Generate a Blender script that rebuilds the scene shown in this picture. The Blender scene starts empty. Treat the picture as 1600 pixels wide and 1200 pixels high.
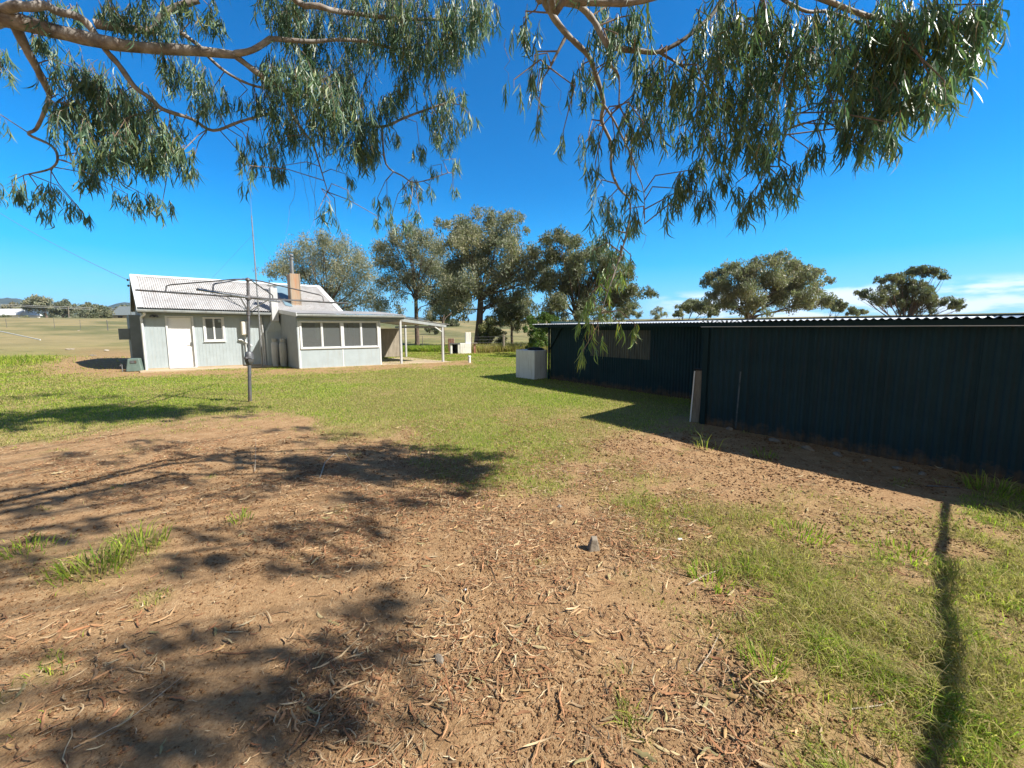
import bpy, bmesh, math, random
import numpy as np
from math import radians, sin, cos, tan, pi, atan2, sqrt
from mathutils import Vector, Matrix

random.seed(7)
rng = np.random.default_rng(11)
SC = bpy.context.scene
COL = SC.collection

# ------------------------------------------------------------------ camera (solved from the photograph, 1600 x 1200)
F, PITCH, ROLL, EYE, HZ = 600.0, radians(6), radians(.2), 1.7, 512.0
PY = HZ + F * tan(PITCH)
FW = np.array([0, cos(PITCH), -sin(PITCH)])
UP0 = np.array([0, sin(PITCH), cos(PITCH)])
RT0 = np.array([1.0, 0, 0])
RT = RT0 * cos(ROLL) - UP0 * sin(ROLL)
UP = UP0 * cos(ROLL) + RT0 * sin(ROLL)
CAM = np.array([0, 0, EYE])

def ray(px, py):
    return FW + RT * (px - 800) / F + UP * (PY - py) / F

def g(px, py, z=0.0):
    """point of the plane at height z seen at a pixel of the survey photo"""
    d = ray(px, py)
    return CAM + d * ((z - EYE) / d[2])

def at(px, py, Y):
    d = ray(px, py)
    return CAM + d * (Y / d[1])

def proj(P):
    q = np.asarray(P, float) - CAM
    w = q @ FW
    w = np.where(np.abs(w) < 1e-6, 1e-6, w)
    return 800 + F * (q @ RT) / w, PY - F * (q @ UP) / w, w

SUN_EL, SUN_AZ = radians(42), radians(-15.9)
SUN = np.array([cos(SUN_EL) * cos(SUN_AZ), cos(SUN_EL) * sin(SUN_AZ), sin(SUN_EL)])

# ------------------------------------------------------------------ noise
def _hash(ix, iy, seed):
    h = (ix.astype(np.int64) * 374761393 + iy.astype(np.int64) * 668265263 + seed * 1442695041) & 0xFFFFFFFF
    h = ((h ^ (h >> 13)) * 1274126177) & 0xFFFFFFFF
    return ((h ^ (h >> 16)) & 0xFFFFFF) / float(0xFFFFFF)

def vnoise(x, y, seed=0):
    x = np.asarray(x, float); y = np.asarray(y, float)
    ix = np.floor(x); iy = np.floor(y)
    fx = x - ix; fy = y - iy
    fx = fx * fx * (3 - 2 * fx); fy = fy * fy * (3 - 2 * fy)
    a = _hash(ix, iy, seed); b = _hash(ix + 1, iy, seed)
    c = _hash(ix, iy + 1, seed); d = _hash(ix + 1, iy + 1, seed)
    return (a * (1 - fx) + b * fx) * (1 - fy) + (c * (1 - fx) + d * fx) * fy

def fbm(x, y, seed=0, octv=4):
    s = 0; a = .5; t = 0
    for o in range(octv):
        s = s + a * vnoise(x * 2 ** o, y * 2 ** o, seed + o * 17); t += a; a *= .55
    return s / t

def sstep(a, b, x):
    t = np.clip((x - a) / (b - a), 0, 1)
    return t * t * (3 - 2 * t)

# ------------------------------------------------------------------ materials
def new_mat(name):
    m = bpy.data.materials.new(name); m.use_nodes = True
    nt = m.node_tree
    return m, nt, nt.nodes['Principled BSDF'], nt.nodes['Material Output']

def N(nt, kind, **kw):
    n = nt.nodes.new(kind)
    for k, v in kw.items():
        if k in n.inputs:
            n.inputs[k].default_value = v
        else:
            setattr(n, k, v)
    return n

def ramp(nt, stops, interp='LINEAR'):
    r = nt.nodes.new('ShaderNodeValToRGB'); r.color_ramp.interpolation = interp
    e = r.color_ramp.elements
    while len(e) < len(stops): e.new(.5)
    for el, (p, c) in zip(e, stops):
        el.position = p; el.color = (*c, 1)
    return r

def mat(name, col, col2=None, scale=6, rough=.7, metal=0, bump=.15, bscale=40, detail=6, stretch=None, spec=.4, stain=None, mud=False):
    """painted / metal / masonry surface: two tones by noise, fine bump, optional long stain streaks"""
    m, nt, p, out = new_mat(name)
    L = nt.links.new
    tc = N(nt, 'ShaderNodeTexCoord')
    src = tc.outputs['Object']
    if stretch:
        mp = N(nt, 'ShaderNodeMapping'); mp.inputs['Scale'].default_value = stretch
        L(src, mp.inputs[0]); src = mp.outputs[0]
    n1 = N(nt, 'ShaderNodeTexNoise', Scale=scale, Detail=detail, Roughness=.62)
    L(src, n1.inputs['Vector'])
    c2 = col2 or tuple(c * .8 for c in col)
    r = ramp(nt, [(.33, c2), (.62, col)])
    L(n1.outputs['Fac'], r.inputs[0])
    colout = r.outputs[0]
    if stain:
        mp2 = N(nt, 'ShaderNodeMapping'); mp2.inputs['Scale'].default_value = (5, 5, .5)
        L(tc.outputs['Object'], mp2.inputs[0])
        n3 = N(nt, 'ShaderNodeTexNoise', Scale=2.3, Detail=7, Roughness=.7)
        L(mp2.outputs[0], n3.inputs['Vector'])
        rr = ramp(nt, [(.5, (0, 0, 0)), (.72, (1, 1, 1))])
        L(n3.outputs['Fac'], rr.inputs[0])
        mx = N(nt, 'ShaderNodeMix', data_type='RGBA')
        L(rr.outputs[0], mx.inputs[0]); L(colout, mx.inputs[6]); mx.inputs[7].default_value = (*stain, 1)
        colout = mx.outputs[2]
    if mud:                                       # dry soil splashed up the foot of the sheets
        sz_ = N(nt, 'ShaderNodeSeparateXYZ'); L(tc.outputs['Object'], sz_.inputs[0])
        n4 = N(nt, 'ShaderNodeTexNoise', Scale=7, Detail=6, Roughness=.7); L(tc.outputs['Object'], n4.inputs['Vector'])
        m4 = N(nt, 'ShaderNodeMath', operation='MULTIPLY_ADD'); L(n4.outputs['Fac'], m4.inputs[0]); m4.inputs[1].default_value = -.55; L(sz_.outputs['Z'], m4.inputs[2])
        r4 = N(nt, 'ShaderNodeMapRange'); r4.inputs['From Min'].default_value = -.30; r4.inputs['From Max'].default_value = -.10; r4.inputs['To Min'].default_value = .8; r4.inputs['To Max'].default_value = 0; L(m4.outputs[0], r4.inputs[0])
        mx4 = N(nt, 'ShaderNodeMix', data_type='RGBA'); L(r4.outputs[0], mx4.inputs[0]); L(colout, mx4.inputs[6]); mx4.inputs[7].default_value = (.14, .09, .055, 1)
        colout = mx4.outputs[2]
    L(colout, p.inputs['Base Color'])
    p.inputs['Roughness'].default_value = rough
    p.inputs['Metallic'].default_value = metal
    p.inputs['Specular IOR Level'].default_value = spec
    if bump:
        n2 = N(nt, 'ShaderNodeTexNoise', Scale=bscale, Detail=4)
        L(tc.outputs['Object'], n2.inputs['Vector'])
        b = N(nt, 'ShaderNodeBump', Strength=bump, Distance=.02)
        L(n2.outputs['Fac'], b.inputs['Height']); L(b.outputs[0], p.inputs['Normal'])
    return m

def attr_mat(name, rough=.6, transl=0.0, spec=.3, bump=0, bscale=60, tint=(1, 1, 1)):
    """colour carried by the mesh (leaf, blade, bark strip), optional translucency"""
    m, nt, p, out = new_mat(name)
    L = nt.links.new
    a = N(nt, 'ShaderNodeVertexColor'); a.layer_name = 'Col'
    L(a.outputs['Color'], p.inputs['Base Color'])
    p.inputs['Roughness'].default_value = rough
    p.inputs['Specular IOR Level'].default_value = spec
    if bump:
        n2 = N(nt, 'ShaderNodeTexNoise', Scale=bscale, Detail=4)
        tc = N(nt, 'ShaderNodeTexCoord'); L(tc.outputs['Object'], n2.inputs['Vector'])
        b = N(nt, 'ShaderNodeBump', Strength=bump, Distance=.02)
        L(n2.outputs['Fac'], b.inputs['Height']); L(b.outputs[0], p.inputs['Normal'])
    if transl:
        t = N(nt, 'ShaderNodeBsdfTranslucent')
        mu = N(nt, 'ShaderNodeMix', data_type='RGBA', blend_type='MULTIPLY')
        mu.inputs[0].default_value = 1
        L(a.outputs['Color'], mu.inputs[6]); mu.inputs[7].default_value = (1.25, 1.5, .85, 1)
        L(mu.outputs[2], t.inputs['Color'])
        mx = N(nt, 'ShaderNodeMixShader'); mx.inputs[0].default_value = transl
        L(p.outputs[0], mx.inputs[1]); L(t.outputs[0], mx.inputs[2]); L(mx.outputs[0], out.inputs['Surface'])
    return m

# ------------------------------------------------------------------ objects
def tag(o, label=None, cat=None, group=None, kind=None):
    if label: o['label'] = label
    if cat: o['category'] = cat
    if group: o['group'] = group
    if kind: o['kind'] = kind
    return o

def thing(name, label, cat, loc=(0, 0, 0), rotz=0, group=None, rot=None):
    o = bpy.data.objects.new(name, None); COL.objects.link(o)
    o.location = loc
    o.rotation_euler = rot if rot else (0, 0, rotz)
    o.empty_display_size = .2
    return tag(o, label, cat, group)

def link_mesh(name, verts, faces, m, parent=None, smooth=False, cols=None):
    me = bpy.data.meshes.new(name)
    me.from_pydata([tuple(v) for v in verts], [], faces)
    if cols is not None:
        ca = me.color_attributes.new('Col', 'FLOAT_COLOR', 'POINT')
        ca.data.foreach_set('color', np.asarray(cols, np.float32).ravel())
    if smooth:
        me.polygons.foreach_set('use_smooth', [True] * len(me.polygons))
    me.materials.append(m); me.update()
    o = bpy.data.objects.new(name, me); COL.objects.link(o)
    if parent: o.parent = parent
    return o

def np_mesh(name, V, Q, m, parent=None, cols=None, T=None, smooth=False):
    """fast mesh from arrays: V (n,3), Q (k,4) quads, T (j,3) triangles, cols (n,3)"""
    me = bpy.data.meshes.new(name)
    V = np.asarray(V, np.float32)
    nq = 0 if Q is None else len(Q); ntri = 0 if T is None else len(T)
    me.vertices.add(len(V)); me.vertices.foreach_set('co', V.ravel())
    loops = []
    if nq: loops.append(np.asarray(Q, np.int32).ravel())
    if ntri: loops.append(np.asarray(T, np.int32).ravel())
    lv = np.concatenate(loops)
    me.loops.add(len(lv)); me.loops.foreach_set('vertex_index', lv)
    st = np.concatenate([np.arange(nq) * 4, nq * 4 + np.arange(ntri) * 3]).astype(np.int32)
    me.polygons.add(nq + ntri); me.polygons.foreach_set('loop_start', st)
    if smooth: me.polygons.foreach_set('use_smooth', np.ones(nq + ntri, bool))
    if cols is not None:
        c = np.ones((len(V), 4), np.float32); c[:, :3] = cols
        ca = me.color_attributes.new('Col', 'FLOAT_COLOR', 'POINT')
        ca.data.foreach_set('color', c.ravel())
    me.materials.append(m); me.update(calc_edges=True); me.validate()
    o = bpy.data.objects.new(name, me); COL.objects.link(o)
    if parent: o.parent = parent
    return o

class MB:
    def __init__(s): s.v = []; s.f = []
    def add(s, vs, fs):
        n = len(s.v); s.v += [tuple(map(float, v)) for v in vs]; s.f += [tuple(n + i for i in f) for f in fs]
        return s
    def box(s, x0, x1, y0, y1, z0, z1):
        vs = [(x, y, z) for x in (x0, x1) for y in (y0, y1) for z in (z0, z1)]
        return s.add(vs, [(0, 1, 3, 2), (4, 6, 7, 5), (0, 4, 5, 1), (2, 3, 7, 6), (0, 2, 6, 4), (1, 5, 7, 3)])
    def hexa(s, b, t):
        """b, t: four bottom and four top corners in the same order"""
        return s.add(list(b) + list(t), [(3, 2, 1, 0), (4, 5, 6, 7), (0, 1, 5, 4), (1, 2, 6, 5), (2, 3, 7, 6), (3, 0, 4, 7)])
    def bar(s, p, q, w, h=None, up=(0, 0, 1)):
        p = Vector(p); q = Vector(q); h = h or w
        d = (q - p).normalized(); u = Vector(up)
        if abs(d.dot(u)) > .98: u = Vector((0, 1, 0))
        r = d.cross(u).normalized() * (w / 2); u = r.cross(d).normalized() * (h / 2)
        return s.hexa([p - r - u, p + r - u, p + r + u, p - r + u], [q - r - u, q + r - u, q + r + u, q - r + u])
    def tube(s, pts, rad, n=8, cap=True):
        pts = [Vector(p) for p in pts]
        rad = rad if isinstance(rad, (list, tuple, np.ndarray)) else [rad] * len(pts)
        n0 = len(s.v); pr = None; rings = []
        for i, p in enumerate(pts):
            d = (pts[min(i + 1, len(pts) - 1)] - pts[max(i - 1, 0)])
            if d.length < 1e-9: d = Vector((0, 0, 1))
            d.normalize()
            if pr is None:
                a = Vector((0, 0, 1)) if abs(d.z) < .9 else Vector((1, 0, 0))
                x = d.cross(a).normalized()
            else:
                x = (pr - d * pr.dot(d))
                x = x.normalized() if x.length > 1e-6 else d.orthogonal().normalized()
            pr = x; y = d.cross(x)
            rings.append([p + (x * cos(2 * pi * k / n) + y * sin(2 * pi * k / n)) * rad[i] for k in range(n)])
        vs = [v for r in rings for v in r]; fs = []
        for i in range(len(rings) - 1):
            for k in range(n):
                a = i * n + k; b = i * n + (k + 1) % n
                fs.append((a, b, b + n, a + n))
        if cap:
            fs.append(tuple(reversed(range(n)))); fs.append(tuple((len(rings) - 1) * n + k for k in range(n)))
        return s.add(vs, fs)
    def lathe(s, prof, c=(0, 0, 0), n=20):
        """prof: (radius, z) rings about a vertical axis through c"""
        vs = []; fs = []
        for r, z in prof:
            vs += [(c[0] + r * cos(2 * pi * k / n), c[1] + r * sin(2 * pi * k / n), c[2] + z) for k in range(n)]
        for i in range(len(prof) - 1):
            for k in range(n):
                a = i * n + k; b = i * n + (k + 1) % n
                fs.append((a, b, b + n, a + n))
        fs.append(tuple(reversed(range(n)))); fs.append(tuple((len(prof) - 1) * n + k for k in range(n)))
        return s.add(vs, fs)
    def corr(s, o, u, v, width, length, nrm, pitch=.076, amp=.009, rows=2, ns=8, sq=False):
        """corrugated sheet: waves run along unit vector u over `width`, ridges along v over `length`"""
        o = Vector(o); u = Vector(u).normalized(); v = Vector(v); nrm = Vector(nrm).normalized()
        k = max(2, int(width / pitch * ns)); vs = []; fs = []
        for j in range(rows):
            for i in range(k + 1):
                a = width * i / k; ph = 2 * pi * a / pitch
                w = sin(ph)
                if sq: w = max(-1, min(1, w * 2.2))
                vs.append(o + u * a + v * (length * j / (rows - 1)) + nrm * (amp * w))
        for j in range(rows - 1):
            for i in range(k):
                a = j * (k + 1) + i
                fs.append((a, a + 1, a + k + 2, a + k + 1))
        return s.add(vs, fs)
    def map(s, fn):
        s.v = [tuple(fn(*v)) for v in s.v]; return s
    def build(s, name, m, parent=None, bevel=0, smooth=False, solid=0, label=None):
        o = link_mesh(name, s.v, s.f, m, parent, smooth)
        bm = bmesh.new(); bm.from_mesh(o.data)
        bmesh.ops.recalc_face_normals(bm, faces=bm.faces); bm.to_mesh(o.data); bm.free()
        if solid:
            q = o.modifiers.new('thick', 'SOLIDIFY'); q.thickness = solid; q.offset = 0
        if bevel:
            b = o.modifiers.new('bevel', 'BEVEL'); b.width = bevel; b.segments = 2; b.limit_method = 'ANGLE'; b.angle_limit = radians(40)
        if smooth:
            try:
                o.data.set_sharp_from_angle(angle=radians(45))
            except Exception: pass
        if label: o['label'] = label
        return o
# ------------------------------------------------------------------ ground maps (world functions)
def seg_dist(px, py, poly):
    """signed distance in survey pixels to a polygon, negative inside"""
    P = np.array(poly, float); d = np.full(np.shape(px), 1e9); ins = np.zeros(np.shape(px), bool)
    for i in range(len(P)):
        a = P[i]; b = P[(i + 1) % len(P)]; ab = b - a
        t = np.clip(((px - a[0]) * ab[0] + (py - a[1]) * ab[1]) / (ab @ ab + 1e-9), 0, 1)
        d = np.minimum(d, np.hypot(px - a[0] - t * ab[0], py - a[1] - t * ab[1]))
        c = ((a[1] > py) != (b[1] > py)) & (px < (b[0] - a[0]) * (py - a[1]) / (b[1] - a[1] + 1e-12) + a[0])
        ins ^= c
    return np.where(ins, -d, d)

LAWN = [(-900, 720), (0, 692), (150, 668), (300, 655), (420, 648), (520, 664), (640, 684), (672, 735), (760, 752), (850, 748), (930, 706), (1000, 684), (1060, 664), (1150, 640), (1150, 524), (-900, 524)]
RIGHT = [(945, 745), (1010, 765), (1100, 778), (1180, 792), (1250, 812), (1340, 826), (1430, 836), (1475, 850), (1500, 770), (1700, 770), (1900, 1300), (1290, 1300), (1250, 1150), (1215, 1080), (1170, 1030), (1130, 960), (1090, 890), (1040, 850), (980, 800)]
STRIP = [(225, 590), (470, 586), (610, 579), (740, 570), (735, 562), (640, 566), (600, 568), (470, 574), (225, 577)]
BARE = [(40, 580), (110, 562), (120, 545), (230, 545), (235, 588), (150, 590)]
TUFT = [(60, 905), (120, 860), (225, 832), (262, 850), (235, 890), (140, 925)]
TUFT2 = [(-60, 860), (60, 838), (125, 850), (60, 885), (-60, 890)]
MOUND = [(1130, 1010), (1200, 1060), (1270, 1130), (1250, 1180), (1180, 1150), (1130, 1080)]
SHADE = [(1090, 640), (1300, 690), (1700, 770), (1700, 795), (1470, 790), (1300, 745), (1090, 690)]

def grass_map(x, y):
    P = np.stack([x, y, np.zeros_like(x)], -1)
    px, py, w = proj(P)
    bad = w < .25
    px = np.where(bad, 3000, px); py = np.where(bad, 3000, py)
    n = (fbm(x * 1.3, y * 1.3, 3, 4) - .5)
    n2 = fbm(x * 4.0, y * 4.0, 9, 3) - .5
    sc = np.clip((py - 500) / 140, .12, 4)
    def soft(poly, wid, jit=60):
        d = seg_dist(px, py, poly) + (n * jit * 2 + n2 * jit) * sc
        return 1 - sstep(-wid, wid, d / sc)
    a = soft(LAWN, 22, 30)
    far = sstep(20, 32, y)
    a = np.maximum(a, far * .75)
    a *= np.clip(.35 + 1.45 * fbm(x * .9, y * .9, 201, 4), .3, 1)
    a *= 1 - .9 * soft(STRIP, 10, 12)
    a *= 1 - .9 * soft(BARE, 12, 15)
    # worn, thinner lawn towards the middle right
    thin = soft([(420, 655), (560, 640), (760, 690), (960, 640), (1080, 640), (1000, 720), (700, 770), (480, 700)], 40, 40)
    a *= 1 - .42 * thin * np.clip(.7 + n * 2.2, 0, 1)
    r = soft(RIGHT, 30, 45) * np.clip(.78 + 2.2 * n + 1.9 * n2, .14, 1)
    r *= 1 - .75 * soft(MOUND, 20, 20)
    a = np.maximum(a, r)
    a = np.maximum(a, .22 * soft(TUFT, 8, 10)); a = np.maximum(a, .15 * soft(TUFT2, 10, 12))
    # sprinkled survivors on the bare earth
    a = np.maximum(a, .35 * sstep(.17, .3, n2) * sstep(-.05, .12, n))
    return np.clip(a, 0, 1)

def litter_map(x, y):
    P = np.stack([x, y, np.zeros_like(x)], -1)
    px, py, w = proj(P)
    bad = w < .25
    px = np.where(bad, 3000, px); py = np.where(bad, 3000, py)
    core = 1.25 - 1.25 * sstep(0, 1, np.hypot((px - 760) / 520, (py - 800) / 190))
    left = .6 * (1 - sstep(.2, 1, np.hypot((px - 250) / 420, (py - 730) / 90)))
    fore = .30 * (1 - sstep(.4, 1.2, np.hypot((px - 800) / 600, (py - 1120) / 260)))
    lf = .10 * (1 - sstep(.4, 1.2, np.hypot((px - 150) / 420, (py - 1080) / 230)))
    rr = .30 * (1 - sstep(.3, 1.1, np.hypot((px - 1250) / 360, (py - 775) / 60)))
    rg = .16 * (1 - sstep(.4, 1.1, np.hypot((px - 1300) / 330, (py - 1000) / 230)))
    n = fbm(x * 2.2, y * 2.2, 31, 3)
    m = np.maximum.reduce([core, left, fore, lf, rr, rg])
    return np.clip(m * (.12 + 1.75 * sstep(.33, .68, n)), 0, 1.3)

def terrain(x, y):
    d = np.hypot(x, y)
    z = (fbm(x * .35, y * .35, 5, 3) - .5) * .16 * sstep(5, 30, d)
    z = z * sstep(.0, 1.0, d / 6)
    near = 1 - sstep(9, 22, d)
    z = z + near * ((fbm(x * 1.1, y * 1.1, 41, 4) - .5) * .05 + (fbm(x * 7, y * 7, 43, 4) - .5) * .016 * (1 - sstep(5, 10, d)))
    # pads under the buildings stay level
    ang = np.arctan2(x, y)
    rise = sstep(34, 150, d) * (4.4 + 1.3 * sstep(-.2, -.8, ang) * 0 + .9 * (fbm(x * .012, y * .012, 71, 3) - .5))
    rise = rise + sstep(160, 700, d) * 6.0
    z = z + rise
    # spoil bank beside the house, and the scraped mound in the right foreground
    z = z + .30 * np.exp(-(((x + 24.5) / 4.5) ** 2 + ((y - 20.0) / 2.0) ** 2))
    gm = g(1195, 1090); z = z + .07 * np.exp(-(((x - gm[0]) / .16) ** 2 + ((y - gm[1]) / .13) ** 2))
    return z

def spaced(lo, hi, step, far_lo, far_hi, grow=1.09):
    c = list(np.arange(lo, hi + 1e-6, step))
    a = []; s = step; x = lo
    while x > far_lo:
        s = min(s * grow, 220); x -= s; a.append(x)
    b = []; s = step; x = hi
    while x < far_hi:
        s = min(s * grow, 220); x += s; b.append(x)
    return np.array(a[::-1] + c + b)

xs = spaced(-9.5, 6.5, .055, -2600, 2600)
ys = spaced(.5, 11.5, .05, -300, 2600)
GX, GY = np.meshgrid(xs, ys)
gx = GX.ravel(); gy = GY.ravel()
gz = terrain(gx, gy)
GRS = grass_map(gx, gy)
LIT = litter_map(gx, gy)
nx, ny = len(xs), len(ys)
ii = np.arange(nx * ny).reshape(ny, nx)
Q = np.stack([ii[:-1, :-1], ii[:-1, 1:], ii[1:, 1:], ii[1:, :-1]], -1).reshape(-1, 4)

m, nt, p, out = new_mat('earth')
L = nt.links.new
vc = N(nt, 'ShaderNodeVertexColor'); vc.layer_name = 'Col'
sep = N(nt, 'ShaderNodeSeparateColor'); L(vc.outputs[0], sep.inputs[0])
tc = N(nt, 'ShaderNodeTexCoord')
def tnoise(scale, detail=6, rough=.6):
    n = N(nt, 'ShaderNodeTexNoise', Scale=scale, Detail=detail, Roughness=rough); L(tc.outputs['Object'], n.inputs['Vector']); return n
n_big = tnoise(.55); n_mid = tnoise(5); n_fin = tnoise(46, 10, .82); n_far = tnoise(.05, 8, .68)
soil = ramp(nt, [(.32, (.12, .070, .035)), (.5, (.31, .192, .098)), (.68, (.49, .345, .198))])
mm = N(nt, 'ShaderNodeMix', data_type='FLOAT'); mm.inputs[0].default_value = .68
L(n_mid.outputs['Fac'], mm.inputs[2]); L(n_fin.outputs['Fac'], mm.inputs[3]); L(mm.outputs[0], soil.inputs[0])
# dry thatch between the blades
thatch = ramp(nt, [(.3, (.13, .12, .04)), (.5, (.21, .20, .07)), (.72, (.31, .28, .11))])
L(mm.outputs[0], thatch.inputs[0])
turf = ramp(nt, [(.36, (.11, .125, .035)), (.5, (.22, .215, .065)), (.63, (.36, .31, .12))])
m3 = N(nt, 'ShaderNodeMix', data_type='FLOAT'); m3.inputs[0].default_value = .45
L(n_big.outputs['Fac'], m3.inputs[2]); L(n_fin.outputs['Fac'], m3.inputs[3]); L(m3.outputs[0], turf.inputs[0])
field = ramp(nt, [(.36, (.085, .10, .042)), (.47, (.15, .145, .065)), (.56, (.27, .22, .11)), (.68, (.19, .165, .08))])
L(n_far.outputs['Fac'], field.inputs[0])
mixg = N(nt, 'ShaderNodeMix', data_type='RGBA'); L(sep.outputs[0], mixg.inputs[0]); L(soil.outputs[0], mixg.inputs[6])
mgt = N(nt, 'ShaderNodeMix', data_type='RGBA'); mgt.inputs[0].default_value = .55
L(thatch.outputs[0], mgt.inputs[6]); L(turf.outputs[0], mgt.inputs[7]); L(mgt.outputs[2], mixg.inputs[7])
mixf = N(nt, 'ShaderNodeMix', data_type='RGBA'); L(sep.outputs[1], mixf.inputs[0]); L(mixg.outputs[2], mixf.inputs[6]); L(field.outputs[0], mixf.inputs[7])
L(mixf.outputs[2], p.inputs['Base Color'])
p.inputs['Roughness'].default_value = .95; p.inputs['Specular IOR Level'].default_value = .12
bp = N(nt, 'ShaderNodeBump', Strength=.8, Distance=.012)
vor = N(nt, 'ShaderNodeTexVoronoi', Scale=110); L(tc.outputs['Object'], vor.inputs['Vector'])
ad = N(nt, 'ShaderNodeMath', operation='ADD'); L(n_fin.outputs['Fac'], ad.inputs[0]); vm = N(nt, 'ShaderNodeMath', operation='MULTIPLY'); vm.inputs[1].default_value = .35; L(vor.outputs['Distance'], vm.inputs[0]); L(vm.outputs[0], ad.inputs[1])
L(ad.outputs[0], bp.inputs['Height']); L(bp.outputs[0], p.inputs['Normal'])
M_EARTH = m
FARM = sstep(30, 60, np.hypot(gx, gy))
cols = np.stack([GRS, FARM, LIT], -1)
tag(np_mesh('ground', np.stack([gx, gy, gz], -1), Q, M_EARTH, cols=cols, smooth=True), 'worn yard of brown earth and patchy lawn running out to dry paddocks', 'ground', kind='structure')

def gnd(x, y):
    return float(terrain(np.array([float(x)]), np.array([float(y)]))[0])

def gp(px, py):
    q = g(px, py); return np.array([q[0], q[1], gnd(q[0], q[1])])

# ------------------------------------------------------------------ far hills
hm = mat('hill_scrub', (.06, .075, .06), (.035, .045, .04), scale=.02, rough=1, bump=0, spec=.05)
def ridge(name, label, Y, pts, depth):
    """pts: (survey px, survey py of the crest) at distance Y"""
    px = np.array([q[0] for q in pts], float); py = np.array([q[1] for q in pts], float)
    t = np.linspace(px[0], px[-1], 160); h = np.interp(t, px, py) + (fbm(t * .09, t * 0, 3, 4) - .5) * 3.0
    V = []; rows = 15
    for j in range(rows):
        s = j / (rows - 1)
        for a, b in zip(t, h):
            c = at(a, b, Y)
            zz = c[2] * sin(pi * min(1, s * 1.0)) if True else 0
            V.append((c[0] * (1 + (s - .5) * depth / Y), Y + (s - .5) * depth, c[2] * sin(pi * s) + 6 * sin(pi * s) * (vnoise(np.array([a * .35]), np.array([s * 9.0]), 8)[0] - .6) * (1 if s != .5 else 0) - 1))
    k = len(t); ii = np.arange(rows * k).reshape(rows, k)
    Qh = np.stack([ii[:-1, :-1], ii[:-1, 1:], ii[1:, 1:], ii[1:, :-1]], -1).reshape(-1, 4)
    tag(np_mesh(name, np.array(V), Qh, hm, smooth=True), label, 'hills', kind='structure')
ridge('hills', 'low wooded blue range on the skyline left of the house', 1500, [(-700, 486), (-300, 478), (-60, 470), (18, 466), (60, 471), (110, 474), (140, 483), (165, 479), (195, 471), (215, 474), (300, 488), (420, 496)], 900)
ridge('hills', 'distant low wooded rise seen between the gum trunks', 1700, [(380, 500), (520, 497), (620, 493), (660, 496), (700, 500), (760, 503), (860, 500), (1000, 506)], 700)
# ------------------------------------------------------------------ materials of built things
M_WALL = mat('pale_grey_paint', (.38, .44, .47), (.34, .395, .42), scale=3, rough=.6, bump=.05, stain=(.34, .37, .37))
M_TRIM = mat('white_trim', (.66, .68, .69), (.58, .60, .61), scale=5, rough=.45, bump=.03)
M_POST = mat('post_paint', (.50, .51, .51), (.40, .41, .42), scale=5, rough=.6, bump=.05, stain=(.34, .32, .30))
M_DOOR = mat('white_door', (.86, .86, .86), (.83, .83, .83), scale=3, rough=.4, bump=.02)
M_ROOF = mat('weathered_galvanised', (.46, .46, .465), (.34, .34, .345), scale=2.2, rough=.6, metal=.08, bump=.05, stain=(.30, .25, .22))
M_CLAD = mat('grey_cladding', (.30, .335, .35), (.26, .29, .305), scale=4, rough=.7, bump=.1)
M_GUT = mat('gutter_grey', (.36, .39, .40), (.28, .31, .32), scale=3, rough=.5, bump=.04, stain=(.22, .21, .2))
M_FASC = mat('fascia_grey', (.17, .20, .22), (.14, .17, .18), scale=4, rough=.6, bump=.04)
M_GALV = mat('galvanised_pipe', (.27, .28, .29), (.17, .18, .19), scale=14, rough=.5, metal=.45, bump=.06)
M_STEEL = mat('dark_worn_steel', (.14, .15, .165), (.085, .09, .10), scale=12, rough=.55, metal=.4, bump=.08, stain=(.13, .07, .04))
M_RUST = mat('rusty_iron', (.38, .29, .21), (.30, .21, .14), scale=2.2, rough=.85, bump=.2, stretch=(7, 7, .35), stain=(.46, .17, .06))
M_FLUE = mat('flue_white', (.55, .57, .59), (.46, .48, .50), scale=3, rough=.6, bump=.05, stain=(.36, .34, .32))
M_BLUE = mat('blue_grey_sheet', (.16, .25, .31), (.14, .22, .28), scale=3, rough=.5, bump=.03)
M_SLAB = mat('dusty_concrete', (.45, .36, .25), (.36, .28, .19), scale=2.5, rough=.9, bump=.2, bscale=30)
M_TAN = mat('tan_sheet', (.34, .30, .24), (.27, .235, .19), scale=2.5, rough=.75, bump=.06, stain=(.2, .17, .13))
M_SHED = mat('deep_blue_green_sheet', (.017, .042, .055), (.012, .032, .043), scale=1.3, rough=.72, spec=.1, bump=.03, stain=(.024, .036, .042), mud=True)
M_SHEDT = mat('deep_green_trim', (.012, .030, .036), (.009, .024, .029), scale=3, spec=.12, rough=.75, bump=.03)
M_SCUFF = mat('paint_scrape', (.075, .10, .12), (.03, .05, .06), scale=9, rough=.8, bump=.05)
M_ZINC = mat('bright_zinc_roof', (.62, .64, .66), (.5, .52, .54), scale=2, rough=.45, metal=.35, bump=.04)
M_FIBRE = mat('rib_shade_dirty_fibreglass', (.066, .078, .076), (.014, .022, .026), scale=3, rough=.5, bump=.03, stretch=(8, 8, .6), stain=(.12, .11, .08))  # upright streaks paint in the shading of the ribs; the stain is dirt
M_WHITE = mat('whitewash', (.78, .77, .74), (.68, .66, .62), scale=3.5, rough=.8, bump=.2, bscale=25, stain=(.5, .46, .40))
M_TANK = mat('white_tank_paint', (.70, .70, .70), (.64, .64, .64), scale=2.5, rough=.6, bump=.05, stain=(.52, .5, .47))
M_BLACK = mat('black_opening', (.018, .017, .016), (.012, .011, .01), scale=6, rough=.9, bump=.05)
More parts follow.
